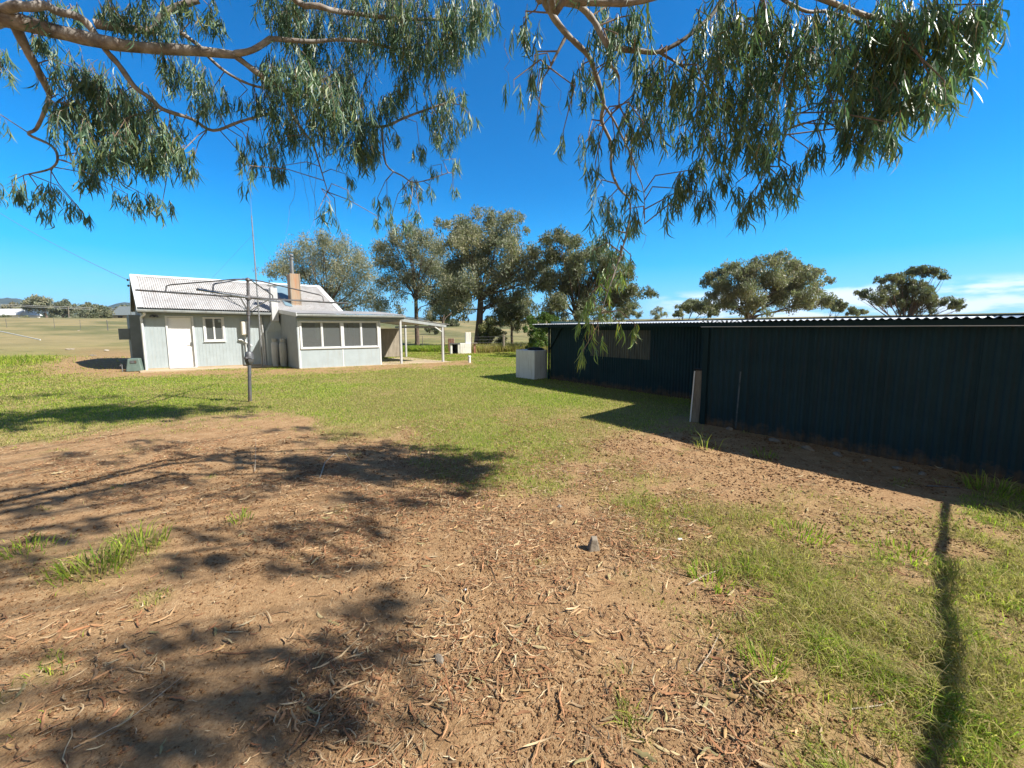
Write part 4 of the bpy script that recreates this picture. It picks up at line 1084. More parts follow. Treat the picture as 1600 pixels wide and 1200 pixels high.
for i, (px, py) in enumerate([(107, 549), (113, 548.5), (146, 556), (166, 550), (125, 534)]):
    stone('stone', 'pale stone lying on the bare earth left of the cottage', px, py, random.uniform(.15, .3), .12, .08, M_TAN, random.uniform(0, 3), seed=40 + i, group='pale stones on the bank')

def stick(label, pts, r0, m_, cat='stick', z0=.012):
    P_ = [Vector(gp(a, b_)) + Vector((0, 0, z0 + (c_[0] if c_ else 0))) for a, b_, *c_ in pts]
    o0 = P_[0].copy(); q = MB(); q.tube([p_ - o0 for p_ in P_], list(np.linspace(r0, r0 * .45, len(P_))), 6)
    o = q.build('fallen_twig', m_, None, smooth=True); o.location = o0
    return tag(o, label, cat)
M_TWIG = mat('pale_dry_twig', (.42, .36, .28), (.28, .23, .17), scale=20, rough=.8, bump=.2)
stick('bent pale twig arching over the shaded litter', [(500, 748), (508, 726, .02), (522, 716, .05), (540, 714, .04), (548, 722)], .008, M_TWIG)
stick('thin twig standing upright in the litter left of centre', [(398, 737), (400, 722, .06), (401, 700, .12)], .004, M_TWIG)
stick('long straight pale stick at lower left', [(115, 1172), (200, 1130), (285, 1060)], .0025, M_TWIG)
stick('thin stick lying across the right dirt', [(1075, 915), (1100, 900), (1135, 887)], .005, M_TWIG)
stick('dark twig lying at the end of the shed shadow', [(1448, 762), (1480, 763), (1500, 766)], .009, M_STEEL)
stick('thin stick lying in the grass at right', [(1330, 1112), (1375, 1105), (1415, 1092)], .003, M_TWIG)
stick('grey twig on the earth by the left tuft', [(1090, 1050), (1110, 1020), (1125, 990)], .003, M_TWIG)

# ------------------------------------------------------------------ distant and middle trees
def crown_cols(n, base, var):
    c = np.array(base)[None] * rng.uniform(1 - var, 1 + var, n)[:, None]
    t = rng.uniform(0, 1, n)[:, None]
    return c * (1 + np.array([.30, .12, -.05])[None] * (t - .4))

M_TRUNK = mat('dark_gum_bark', (.115, .09, .07), (.06, .048, .04), scale=3, rough=.95, bump=.5, bscale=12, stretch=(6, 6, 1), stain=(.26, .16, .10))

def far_tree(name, label, base, Y, clumps, col, seed, tr=.3, fork=.35, nl=15000, size=(.16, .34), depth=.8, cat='tree', group=None, droop=.9, limbs=True, lean=0):
    rs = np.random.default_rng(seed)
    bx, by = base[0], base[1]; bz = gnd(bx, by) if len(base) < 3 else base[2]
    O_ = np.array([bx, by, bz])
    root = thing(name, label, cat, tuple(O_), group=group)
    C = []; R = []
    for (px, py, rp) in clumps:
        rr = rp * Y / F * 1.02
        for rep in range(2 if rp > 14 else 1):
            off = rs.uniform(-depth, depth) * (rr * 1.2 + .8) + (rep * rr * .9)
            c = at(px, py, Y + off)
            C.append(c); R.append(rr * (1 if rep == 0 else .85))
    C = np.array(C); R = np.array(R)
    wts = R ** 2 / np.sum(R ** 2)
    V = []; 
    # sub-clumps give the crown its broken, tufted look
    sc = []; sr = []
    for c, r in zip(C, R):
        k = int(7 + 16 * min(1.5, r))
        d = rs.normal(0, 1, (k, 3)); d /= np.linalg.norm(d, axis=1)[:, None]
        d[:, 2] = np.where(d[:, 2] < -.55, -d[:, 2], d[:, 2])
        q = c + d * (r * rs.uniform(.25, 1.12, k))[:, None] * np.array([1, 1, 1.0])
        sc.append(q); sr.append(np.full(k, r) * rs.uniform(.25, .55, k))
    sc = np.concatenate(sc); sr = np.concatenate(sr)
    pw = sr ** 1.7; pw /= pw.sum(); nl = int(nl * 2.2)
    idx = rs.choice(len(sc), nl, p=pw)
    u = rs.normal(0, 1, (nl, 3)); u /= np.linalg.norm(u, axis=1)[:, None]
    P_ = sc[idx] + u * (sr[idx] * rs.uniform(.1, 1.15, nl) ** .6)[:, None]
    ln_ = rs.uniform(*size, nl) * .85; wd_ = ln_ * rs.uniform(.22, .38, nl)
    d = rs.normal(0, .75, (nl, 3)); d[:, 2] -= droop; d /= np.linalg.norm(d, axis=1)[:, None]
    s_ = np.cross(d, rs.normal(0, 1, (nl, 3))); s_ /= np.linalg.norm(s_, axis=1)[:, None] + 1e-9
    a = P_ - d * (ln_ * .5)[:, None]; b_ = P_ + d * (ln_ * .5)[:, None]; mdl = P_ - d * (ln_ * .08)[:, None]
    V = np.stack([a, mdl + s_ * (wd_ * .5)[:, None], b_, mdl - s_ * (wd_ * .5)[:, None]], 1).reshape(-1, 3) - O_
    i = np.arange(nl) * 4
    ccol = crown_cols(len(sc), col, .16)[idx] * rs.uniform(.85, 1.15, nl)[:, None]
    np_mesh('crown', V, np.stack([i, i + 1, i + 2, i + 3], -1), M_CROWN, parent=root, cols=np.repeat(ccol, 4, axis=0))
    # trunk and limbs
    q = MB()
    top = C[np.argmax(C[:, 2])]; ht = top[2] - bz
    fk = np.array([bx + lean, by, bz + ht * fork])
    q.tube([(-.0, 0, -.15), (0.02, 0, .12 * ht * fork), tuple((fk - O_) * .55 + np.array([rs.uniform(-.08, .08) * tr * 4, 0, 0])), tuple(fk - O_)], [tr * 1.35, tr * 1.05, tr * .92, tr * .8], 10)
    if limbs:
        order = np.argsort(-R)
        for c in C[order][:26]:
            e = c - O_; s0 = fk - O_ if c[2] > fk[2] + .2 else (fk - O_) * np.array([1, 1, .72])
            md = s0 * .45 + e * .55 + np.array([rs.normal(0, .25), rs.normal(0, .25), rs.uniform(-.1, .5)]) * ht * .05
            m1 = s0 * .75 + md * .25 + np.array([0, 0, .03 * ht])
            r0 = tr * rs.uniform(.26, .42)
            q.tube([tuple(s0 - np.array([0, 0, .1])), tuple(m1), tuple(md), tuple(e * .8 + md * .2), tuple(e)], [r0, r0 * .8, r0 * .55, r0 * .3, r0 * .12], 6)
            for kk in range(3):
                e2 = e + rs.normal(0, 1, 3) * .45 * R.mean() * np.array([1, 1, .8]); q.tube([tuple(md), tuple((md + e2) / 2 + rs.normal(0, .1, 3)), tuple(e2)], [r0 * .35, r0 * .2, r0 * .06], 5)
    q.build('trunk', M_TRUNK, root, smooth=True)
    return root

OL = (.215, .222, .155)   # grey olive gum foliage
DK = (.155, .168, .108)
far_tree('gum_tree', 'broad pale gum tree rising behind the cottage roof', (-19.6, 41), 41,
    [(440, 425, 24), (458, 405, 22), (480, 392, 20), (505, 385, 22), (530, 395, 24), (552, 412, 26), (572, 436, 24), (500, 418, 30), (532, 432, 30), (470, 436, 26), (555, 462, 28), (582, 470, 22), (515, 462, 26), (596, 487, 16), (425, 432, 10), (540, 486, 20)], (.235, .24, .17), 3, .25, .3, 17000)
far_tree('gum_tree', 'dark stemmed gum tree seen above the verandah roof', (*g(652, 541)[:2],), g(652, 541)[1],
    [(600, 392, 18), (618, 378, 18), (640, 370, 18), (662, 377, 18), (682, 395, 22), (610, 415, 22), (645, 405, 26), (675, 425, 26), (640, 440, 24), (605, 442, 18), (700, 432, 22), (665, 462, 22), (690, 468, 20), (622, 466, 14), (708, 455, 18), (594, 412, 10), (600, 478, 12), (624, 488, 12), (668, 490, 13)], OL, 5, .20, .42, 16000)
far_tree('gum_tree', 'tallest gum tree in the middle with wide forked crown behind the barbecue', (*g(746, 546)[:2],), g(746, 546)[1],
    [(748, 334, 13), (770, 348, 18), (795, 350, 16), (815, 346, 11), (822, 362, 8), (722, 356, 20), (695, 355, 13), (683, 350, 8), (735, 378, 28), (775, 382, 28), (800, 378, 16), (712, 382, 18), (752, 412, 30), (800, 408, 24), (832, 402, 20), (848, 420, 20), (715, 425, 26), (785, 440, 32), (826, 440, 24), (735, 450, 28), (700, 452, 22), (850, 446, 16), (715, 478, 20), (775, 472, 22), (810, 470, 20), (690, 488, 14), (722, 498, 12), (705, 470, 18)], OL, 7, .29, .36, 26000, lean=.3)
far_tree('gum_tree', 'slender gum tree between the verandah and the tallest gum', (*g(693, 541)[:2],), g(693, 541)[1] + 2,
    [(700, 470, 15), (684, 482, 14), (712, 486, 14), (694, 498, 12), (722, 470, 14), (676, 500, 8)], DK, 8, .12, .5, 5000)
far_tree('gum_tree', 'spreading dark gum tree behind the left end of the shed', (4.6, 27.5), 27.5,
    [(855, 380, 14), (875, 376, 15), (895, 384, 16), (866, 405, 20), (900, 415, 24), (930, 402, 20), (955, 412, 18), (975, 432, 18), (940, 440, 28), (895, 450, 28), (860, 442, 22), (985, 458, 16), (1008, 460, 12), (1020, 462, 8), (960, 470, 26), (915, 480, 22), (870, 478, 22), (985, 484, 14), (940, 494, 14), (860, 496, 14), (884, 500, 12), (910, 498, 14), (965, 496, 12)], DK, 9, .22, .28, 20000)
far_tree('gum_tree', 'thin stemmed young gum right of the tallest gum, in front of the scrub', (*g(800, 543)[:2],), g(800, 543)[1],
    [(795, 478, 16), (812, 490, 16), (790, 498, 16), (825, 478, 14), (808, 508, 14), (830, 500, 12), (780, 488, 10)], DK, 10, .12, .5, 6000)
far_tree('shrub', 'rounded olive shrub right of the tallest gum trunk', (*g(765, 548)[:2],), g(765, 548)[1] + 1,
    [(762, 512, 12), (772, 505, 12), (764, 528, 13), (776, 522, 12), (756, 535, 9), (783, 534, 9)], (.15, .16, .07), 11, .09, .2, 5000, (.12, .24), cat='shrub')
far_tree('shrub', 'bright leafy green shrub at the end of the shed roof', (*g(840, 552)[:2],), 23,
    [(832, 508, 10), (846, 500, 12), (860, 502, 10), (838, 522, 11), (850, 518, 11), (866, 512, 9), (832, 534, 8), (852, 494, 7), (822, 516, 7), (829, 543, 7), (840, 540, 8), (852, 536, 9), (846, 528, 9)], (.085, .14, .03), 12, .08, .2, 5200, (.12, .2), cat='shrub', droop=.2)
far_tree('gum_tree', 'wide rounded gum tree standing above the middle of the shed roof', (18.0, 29.5), 29.5,
    [(1108, 440, 14), (1122, 432, 13), (1145, 425, 16), (1168, 430, 17), (1185, 415, 14), (1206, 412, 13), (1224, 408, 13), (1240, 422, 16), (1262, 434, 16), (1280, 428, 9), (1292, 440, 8), (1130, 452, 18), (1165, 455, 20), (1205, 440, 22), (1240, 452, 20), (1275, 455, 13), (1215, 470, 20), (1255, 474, 18), (1140, 476, 18), (1180, 480, 18), (1290, 474, 14), (1112, 468, 12)], OL, 13, .19, .32, 20000)
far_tree('gum_tree', 'small tufted gum tree standing above the right half of the shed roof', (29.5, 29), 29,
    [(1376, 440, 8), (1390, 436, 9), (1408, 440, 12), (1428, 430, 11), (1442, 424, 9), (1460, 426, 10), (1472, 434, 7), (1420, 452, 14), (1446, 450, 10), (1356, 462, 9), (1342, 460, 6), (1372, 470, 11), (1398, 474, 12), (1430, 474, 12), (1456, 470, 9), (1476, 474, 10), (1494, 478, 10), (1502, 482, 6), (1410, 464, 14), (1442, 466, 12), (1386, 456, 10), (1420, 482, 14), (1450, 484, 10)], DK, 14, .16, .22, 11000, (.14, .28))
far_tree('gum_tree', 'low leafy gum at the left flank of the wide rounded gum', (15.9, 36), 36, [(1068, 484, 10), (1084, 480, 12), (1100, 484, 12), (1060, 492, 7), (1116, 490, 10)], OL, 15, .15, .3, 4200)
far_tree('gum_tree', 'low leafy gum at the right flank of the wide rounded gum', (31, 38), 38, [(1300, 478, 10), (1316, 482, 9), (1332, 488, 8), (1346, 489, 6)], OL, 16, .15, .3, 3600)
far_tree('shrub', 'pale dry shrub poking above the shed roof', (9.4, 30), 30, [(1022, 490, 6), (1030, 488, 7), (1038, 492, 5), (1028, 496, 7)], (.30, .30, .24), 17, .05, .2, 700, (.1, .2), cat='shrub', droop=-.3)
far_tree('shrub', 'small grey shrub beside the pale dry one above the shed roof', (7.6, 31), 31, [(990, 490, 6), (1000, 494, 6), (980, 494, 6)], OL, 18, .05, .2, 900, (.1, .2), cat='shrub')
# paddock trees and bushes, left
pad = [('paddock_tree', 'rounded tree on the left skyline in front of the hills', 75, 499, 150, [(48, 474, 7), (58, 471, 8), (68, 474, 8), (55, 480, 9), (70, 482, 7), (42, 480, 6)], OL),
       ('paddock_tree', 'dark tree below the skyline right of the rounded one', 100, 500, 165, [(92, 480, 7), (103, 479, 8), (114, 484, 7), (98, 488, 8), (86, 488, 7)], DK),
       ('paddock_tree', 'flat topped tree in the middle of the left tree belt', 135, 500, 160, [(128, 484, 6), (140, 482, 7), (150, 484, 7), (136, 490, 8)], DK),
       ('paddock_tree', 'lone dark tree with a leaning trunk in the left paddock', 157, 509, 95, [(150, 489, 7), (160, 487, 8), (168, 493, 6), (155, 497, 7), (146, 496, 5)], DK),
       ('paddock_tree', 'pale tree at the left end of the tree belt', 22, 499, 170, [(12, 484, 7), (24, 482, 7), (34, 486, 7), (28, 492, 7)], (.20, .19, .12)),
       ('paddock_tree', 'dark tree beside the far roof by the cottage corner', 196, 500, 140, [(186, 488, 6), (196, 485, 7), (204, 487, 7), (178, 492, 5)], DK),
       ('paddock_bush', 'round dark bush below the far white roofs, leftmost', 10, 502, 110, [(9, 498, 4.2)], DK),
       ('paddock_bush', 'round dark bush right of the far white roofs', 39, 503, 110, [(39, 499, 4.4)], DK),
       ('paddock_bush', 'round grey bush in the pale strip of paddock', 91, 503, 110, [(91, 499, 4.2)], OL),
       ('paddock_bush', 'round grey bush nearest the lone paddock tree', 118, 503, 110, [(118, 499.5, 4.2)], OL),
       ('paddock_tree', 'small dark tree far off between the verandah posts', 680, 520, 62, [(668, 516, 4), (676, 512, 6), (682, 518, 5)], DK),
       ('paddock_tree', 'small tree on the rise seen through the verandah', 705, 512, 90, [(700, 506, 4), (708, 504, 5), (712, 508, 4)], DK)]
def on_terrain(px, Y):
    c = at(px, 512, Y); return (c[0], c[1])
for i, (nm, lab, px, py, Y, cl_, cc) in enumerate(pad):
    far_tree(nm, lab, on_terrain(px, Y), Y, cl_, cc, 60 + i, .006 * Y / 2, .3, 1300 if 'tree' in nm else 500, (.012 * Y / 2, .024 * Y / 2), cat='tree' if 'tree' in nm else 'bush')
# belt of wood beyond, one mass
V = []; C_ = []
n = 14000
pxs = rng.uniform(-260, 235, n); hh = (fbm(pxs * .06, pxs * 0, 5, 4)) * 17
pys = 501 - rng.uniform(0, 1, n) ** 1.1 * (4 + hh * .55)
Yd = rng.uniform(200, 225, n)
P_ = np.array([at(a, b_, c_) for a, b_, c_ in zip(pxs, pys, Yd)])
d = rng.normal(0, 1, (n, 3)); d /= np.linalg.norm(d, axis=1)[:, None]; s_ = np.cross(d, rng.normal(0, 1, (n, 3))); s_ /= np.linalg.norm(s_, axis=1)[:, None]
sz = rng.uniform(.6, 1.3, n)[:, None]
V = np.stack([P_ - d * sz, P_ + s_ * sz * .7, P_ + d * sz, P_ - s_ * sz * .7], 1).reshape(-1, 3); i = np.arange(n) * 4
tag(np_mesh('woods', V, np.stack([i, i + 1, i + 2, i + 3], -1), M_CROWN, cols=np.repeat(crown_cols(n, (.11, .125, .085), .35), 4, axis=0)), 'belt of scrubby wood below the left skyline', 'woods', kind='stuff')
# same kind of belt behind the middle trees, hiding the field's far edge
n = 9000
pxs = rng.uniform(600, 1010, n); hh = fbm(pxs * .05, pxs * 0, 15, 4) * 14
pys = 513 - rng.uniform(0, 1, n) * (3 + hh * .9); Yd = rng.uniform(165, 180, n)
P_ = np.array([at(a, b_, c_) for a, b_, c_ in zip(pxs, pys, Yd)])
d = rng.normal(0, 1, (n, 3)); d /= np.linalg.norm(d, axis=1)[:, None]; s_ = np.cross(d, rng.normal(0, 1, (n, 3))); s_ /= np.linalg.norm(s_, axis=1)[:, None]
sz = rng.uniform(.4, .9, n)[:, None]
V = np.stack([P_ - d * sz, P_ + s_ * sz * .7, P_ + d * sz, P_ - s_ * sz * .7], 1).reshape(-1, 3); i = np.arange(n) * 4
tag(np_mesh('woods', V, np.stack([i, i + 1, i + 2, i + 3], -1), M_CROWN, cols=np.repeat(crown_cols(n, (.12, .13, .08), .35), 4, axis=0)), 'line of scrub on the rise behind the middle trees', 'woods', kind='stuff')

# far farm buildings
def far_building(name, label, px0, px1, pyb, Y, h, rise, m1, m2, cat):
    a = at(px0, pyb, Y); b_ = at(px1, pyb, Y); r = thing(name, label, cat, tuple(a)); L_ = np.linalg.norm(b_ - a); r.rotation_euler = (0, 0, atan2(b_[1] - a[1], b_[0] - a[0]))
    q = MB(); q.box(0, L_, 0, L_ * .5, -6, h); q.build('wall', m1, r)
    q = MB(); e = .04 * L_
    q.hexa([(-e, -e, h), (L_ + e, -e, h), (L_ + e, L_ * .5 + e, h), (-e, L_ * .5 + e, h)], [(e, L_ * .22, h + rise), (L_ - e, L_ * .22, h + rise), (L_ - e, L_ * .28, h + rise), (e, L_ * .28, h + rise)]); q.build('roof', m2, r)
    q = MB(); q.box(L_ * .2, L_ * .35, -.12, -.01, -.5, h * .8); q.box(L_ * .6, L_ * .75, -.12, -.01, h * .2, h * .75); q.build('opening', M_BLACK, r)
    return r
far_building('farm_shed', 'long white roofed farm shed far off at the left edge', -25, 30, 497.5, 150, 1.2, 2.6, M_WHITE, M_TRIM, 'farm shed')
far_building('farm_shed', 'lower white roofed shed to the right of the long one', 24, 40, 498.5, 146, .2, .5, M_WHITE, M_TRIM, 'farm shed')
far_building('farmhouse', 'far house with dark roof just left of the cottage', 176, 222, 500, 120, 1.5, 2.8, M_TAN, M_FASC, 'farmhouse')
pw = thing('power_line', 'faint far power line crossing in front of the hills on one pole', 'power line', tuple(at(107, 500, 130)))
O_ = Vector(pw.location)
q = MB()
for dz in (0, .5):
    q.tube([Vector(at(-200, 470 - dz * 4, 130)) - O_, Vector(at(-20, 477, 130)) - O_ + Vector((0, 0, dz)), Vector(at(107, 482, 130)) - O_ + Vector((0, 0, dz)), Vector(at(230, 487, 130)) - O_ + Vector((0, 0, dz))], .05, 4)
q.build('wire', M_FLUE, pw)
q = MB(); q.tube([(0, 0, -3), Vector(at(107, 481, 130)) - O_ + Vector((0, 0, .5))], .13, 6); q.build('pole', M_WOOD, pw)
# ------------------------------------------------------------------ the gum tree overhead
M_LIMB = mat('smooth_gum_limb', (.34, .32, .295), (.09, .08, .073), scale=7, rough=.7, bump=.25, bscale=18, stain=(.20, .15, .12))
M_TWG = mat('gum_twig', (.26, .19, .14), (.15, .11, .085), scale=9, rough=.8, bump=.1)
troot = np.array([-3.4, -2.6, 0.0])
gum = thing('gum_tree', 'big overhanging gum tree whose limbs and hanging leaves cross the top of the picture', 'tree', tuple(troot))
def loc(P_): return tuple(np.asarray(P_) - troot)

q = MB(); q.tube([(0, 0, -.2), (.05, .05, 1.0), (.0, .2, 2.2), (.15, .5, 3.3)], [.62, .46, .42, .40], 18); q.build('trunk', M_LIMB, gum, smooth=True)
fork = troot + np.array([.15, .5, 3.2])
NODES = []     # (point, radius) along the limbs, for twigs to start from

def limb(pts, w0, w1, pre=None, n=10):
    """pts: (px, py, depth); w0, w1 widths in survey pixels; pre: world points leading in from the trunk"""
    P_ = [at(a, b, c) for a, b, c in pts]
    ws = np.linspace(w0, w1, len(P_)); R_ = [w * np.linalg.norm(p - CAM) / F / 2 * .8 for w, p in zip(ws, P_)]
    if pre:
        P_ = [np.array(p) for p in pre] + P_; R_ = list(np.linspace(R_[0] * 1.7, R_[0] * 1.05, len(pre))) + R_
    # Catmull-Rom through the surveyed bends
    out = []; ro = []
    for i in range(len(P_) - 1):
        p0 = P_[max(i - 1, 0)]; p1 = P_[i]; p2 = P_[i + 1]; p3 = P_[min(i + 2, len(P_) - 1)]
        for t in np.linspace(0, 1, 5)[:-1]:
            out.append(.5 * ((2 * p1) + (-p0 + p2) * t + (2 * p0 - 5 * p1 + 4 * p2 - p3) * t * t + (-p0 + 3 * p1 - 3 * p2 + p3) * t ** 3))
            ro.append((R_[i] * (1 - t) + R_[i + 1] * t) * random.uniform(.90, 1.12))
    out.append(P_[-1]); ro.append(R_[-1])
    m_ = MB(); m_.tube([loc(p) for p in out], ro, n); m_.build('branch', M_LIMB, gum, smooth=True)
    for p, r_ in zip(out, ro): NODES.append((p, r_))
DL, DR = 5.2, 3.6
limb([(-80, 0, 4.6), (0, 25, 4.8), (100, 52, 5.0), (200, 72, 5.2), (300, 79, 5.4), (368, 86, 5.5)], 19, 8.5, [fork, (-5.6, 1.2, 4.6)])
limb([(368, 84, 5.5), (395, 78, 5.5), (424, 60, 5.6)], 8.5, 7)
limb([(-80, -25, 4.4), (30, 9, 4.7), (69, 8, 4.8), (90, 18, 4.9), (126, 28, 5.0), (147, 51, 5.1), (165, 78, 5.2), (186, 102, 5.3), (210, 135, 5.4), (234, 153, 5.5), (255, 171, 5.6), (300, 186, 5.8), (333, 204, 5.9), (375, 190, 6.0), (425, 176, 6.1)], 9, 3, [fork, (-5.2, 1.0, 4.9)])
limb([(22, 34, 4.9), (36, 66, 5.0), (60, 111, 5.2), (78, 147, 5.4)], 10, 6)
limb([(78, 147, 5.4), (72, 168, 5.4), (57, 201, 5.5), (45, 210, 5.5), (81, 228, 5.6), (90, 249, 5.6), (78, 264, 5.7), (45, 272, 5.7)], 4, 1.6)
limb([(147, 37, 5.1), (207, 45, 5.3), (240, 46, 5.4), (261, 18, 5.4), (310, 0, 5.5)], 9, 7)
limb([(282, 50, 5.4), (315, 75, 5.6), (330, 93, 5.7), (360, 117, 5.8), (400, 135, 5.9), (440, 139, 6.0)], 5, 2.6)
limb([(366, 86, 5.5), (407, 117, 5.7), (439, 136, 5.8), (456, 155, 5.9), (454, 174, 6), (477, 209, 6.1), (489, 225, 6.1), (500, 260, 6.2), (512, 300, 6.2)], 8, 1.2)
limb([(442, 116, 5.8), (486, 128, 5.9), (518, 119, 6)], 4.5, 2.5)
limb([(473, 149, 5.8), (502, 165, 5.9), (527, 182, 6.0), (553, 188, 6.1), (597, 198, 6.3), (632, 184, 6.4), (667, 171, 6.5), (700, 160, 6.6)], 6, 2.5)
limb([(420, 60, 5.6), (486, 65, 5.8), (527, 62, 5.9), (572, 65, 6.1), (619, 76, 6.3), (660, 70, 6.4), (710, 60, 6.5)], 6, 2.5)
limb([(597, 200, 6.3), (603, 256, 6.5), (629, 275, 6.6), (651, 285, 6.7), (700, 270, 6.7)], 3.5, 1.3)
limb([(440, -30, 5.2), (500, 10, 5.5), (560, 22, 5.8), (640, 30, 6), (720, 30, 6.2)], 8, 3, [fork, (-2.4, 2.0, 5.9)])
limb([(840, -30, 3.4), (850, 0, 3.5), (865, 27, 3.6), (886, 54, 3.7), (919, 87, 3.8), (931, 117, 3.9), (943, 159, 4.0), (940, 189, 4.1), (955, 225, 4.2), (955, 264, 4.25), (967, 294, 4.3), (985, 320, 4.4), (975, 380, 4.4), (955, 440, 4.4), (935, 500, 4.4)], 10, 1.3, [fork, (-1.2, .3, 4.9), (.2, 2.2, 4.9)])
limb([(850, -25, 3.3), (871, 0, 3.4), (904, 9, 3.45), (928, 33, 3.5), (946, 66, 3.5), (961, 75, 3.5), (1000, 80, 3.5), (1030, 81, 3.5), (1066, 63, 3.5), (1096, 39, 3.5), (1117, 18, 3.5), (1135, -10, 3.5)], 10, 4, [fork, (-1.2, .0, 5.0), (.2, 1.9, 5.0)])
limb([(860, -20, 3.0), (886, 0, 3.1), (925, 4, 3.1), (985, 4, 3.1), (1030, -6, 3.1), (1150, -30, 3.1), (1260, -10, 3.2), (1340, 20, 3.3), (1420, 40, 3.4), (1490, 40, 3.5)], 10, 4, [fork, (-1.0, -.4, 5.0), (.2, 1.5, 4.9)])
limb([(886, 54, 3.7), (872, 80, 3.7), (859, 106, 3.7)], 5, 3.5)
limb([(955, 78, 3.5), (955, 102, 3.55), (967, 120, 3.6), (967, 165, 3.7)], 4.5, 2)
limb([(940, 159, 4.0), (958, 186, 4.05), (967, 204, 4.1), (985, 240, 4.2), (994, 267, 4.25), (1006, 300, 4.3), (1007, 350, 4.3)], 4, 1)
limb([(1215, -15, 3.2), (1225, 0, 3.25), (1261, 18, 3.3), (1300, 20, 3.4), (1380, 55, 3.5), (1420, 100, 3.6)], 5, 2)
limb([(1190, -10, 3.3), (1204, 51, 3.4), (1225, 84, 3.5), (1245, 115, 3.6), (1237, 150, 3.7), (1231, 186, 3.8), (1222, 220, 3.9), (1200, 260, 4)], 4.5, 1.4)
limb([(1030, 82, 3.5), (1075, 110, 3.7), (1120, 150, 3.8), (1160, 200, 3.9)], 3.5, 1.5)

# foliage: clumps read off the picture (px, py, r, density, depth)
def LC(lst, d0, dens=1.0): return [(a, b, c, dens, d0 + (0 if len(r_) == 0 else r_[0])) for a, b, c, *r_ in lst]
CL = []
CL += LC([(545, 28, 55), (600, 12, 50), (650, 25, 55), (710, 22, 50), (752, 18, 30), (480, 35, 50), (440, 15, 40), (665, 80, 38), (700, 65, 35), (735, 45, 25), (620, 60, 32)], 6.0, 1.05)
CL += LC([(150, 140, 50), (190, 165, 48), (135, 195, 42), (225, 185, 42), (175, 235, 38), (105, 165, 26), (215, 225, 34), (145, 280, 15), (135, 255, 20), (240, 245, 24), (285, 245, 24), (262, 215, 24), (300, 262, 10), (128, 120, 26)], 5.5, 1.15)
CL += LC([(305, 120, 38), (335, 145, 26), (320, 170, 18), (270, 110, 26)], 5.7, .8)
CL += LC([(215, 20, 38), (175, 18, 26), (250, 40, 26), (60, 58, 12), (70, 15, 26), (110, 12, 18), (330, 20, 22), (280, 15, 26), (60, 62, 18)], 5.3, .85)
CL += LC([(200, 310, 20), (228, 312, 20), (255, 318, 17), (20, 290, 22), (42, 305, 16), (80, 298, 20), (74, 330, 12), (118, 325, 16), (130, 335, 8), (0, 80, 14), (2, 110, 10), (0, 185, 6), (285, 200, 12)], 5.8, .75)
CL += LC([(425, 150, 36), (462, 125, 42), (505, 140, 46), (545, 165, 42), (575, 195, 34), (560, 225, 34), (500, 195, 42), (450, 205, 34), (540, 120, 40), (480, 90, 40), (570, 235, 25), (420, 110, 26), (600, 160, 22), (400, 160, 10)], 5.9, 1.1)
CL += LC([(425, 245, 26), (440, 265, 18), (410, 220, 20), (385, 225, 16), (375, 245, 12), (390, 262, 10), (388, 285, 7), (372, 160, 15), (400, 250, 12), (540, 275, 9), (545, 300, 7), (498, 330, 9), (515, 315, 9), (525, 340, 6)], 6.0, .7)
CL += LC([(640, 125, 28), (618, 150, 22), (690, 148, 24), (716, 152, 20), (700, 182, 28), (675, 170, 20), (735, 185, 12), (712, 252, 13), (700, 225, 12), (640, 90, 20), (690, 205, 18), (620, 210, 8), (655, 230, 15), (560, 80, 30)], 6.5, .95)
CL += LC([(605, 310, 12), (632, 308, 12), (590, 312, 8), (612, 342, 14), (655, 330, 10), (640, 285, 13), (676, 262, 9), (672, 292, 8), (708, 292, 7), (590, 340, 6), (636, 345, 8), (660, 300, 8)], 6.7, .75)
CL += LC([(822, 55, 26), (835, 95, 26), (818, 35, 20), (803, 130, 16), (838, 152, 9), (830, 120, 20), (840, 180, 7), (880, 208, 9)], 3.7, .5)
CL += LC([(905, 120, 20), (915, 150, 16), (912, 100, 14), (920, 212, 14), (930, 260, 16), (915, 225, 9)], 3.9, .85)
CL += LC([(950, 28, 36), (990, 35, 34), (965, 60, 20), (1020, 105, 28), (990, 95, 20), (960, 100, 12), (1040, 130, 28)], 3.5, .9)
CL += LC([(975, 190, 22), (1005, 200, 26), (1048, 165, 34), (1062, 205, 24), (985, 225, 16), (1000, 165, 18), (1010, 130, 22), (935, 200, 12), (985, 282, 12), (960, 215, 14)], 3.8, .85)
CL += LC([(945, 325, 28), (972, 345, 24), (932, 300, 12), (940, 375, 22), (965, 390, 16), (925, 395, 10), (985, 330, 14), (992, 350, 8), (955, 415, 18), (945, 440, 14), (970, 430, 11), (985, 400, 6)], 4.4, .95)
CL += LC([(930, 480, 18), (922, 505, 17), (920, 530, 12), (935, 520, 12), (950, 470, 12), (968, 505, 6), (992, 508, 7), (912, 548, 5), (925, 460, 12)], 4.4, .8)
CL += LC([(1080, 95, 36), (1115, 130, 38), (1150, 150, 42), (1105, 170, 34), (1160, 205, 34), (1125, 215, 26), (1185, 120, 46), (1210, 170, 40), (1180, 235, 26), (1200, 225, 28), (1070, 130, 26)], 3.6, .85)
CL += LC([(1075, 275, 26), (1055, 300, 18), (1095, 305, 18), (1050, 320, 9), (1130, 270, 18), (1105, 250, 20), (1205, 280, 24), (1180, 305, 22), (1160, 325, 12), (1225, 290, 20), (1235, 265, 16), (1150, 290, 12), (1245, 300, 8), (1280, 220, 12), (1262, 235, 10)], 3.9, 1.1)
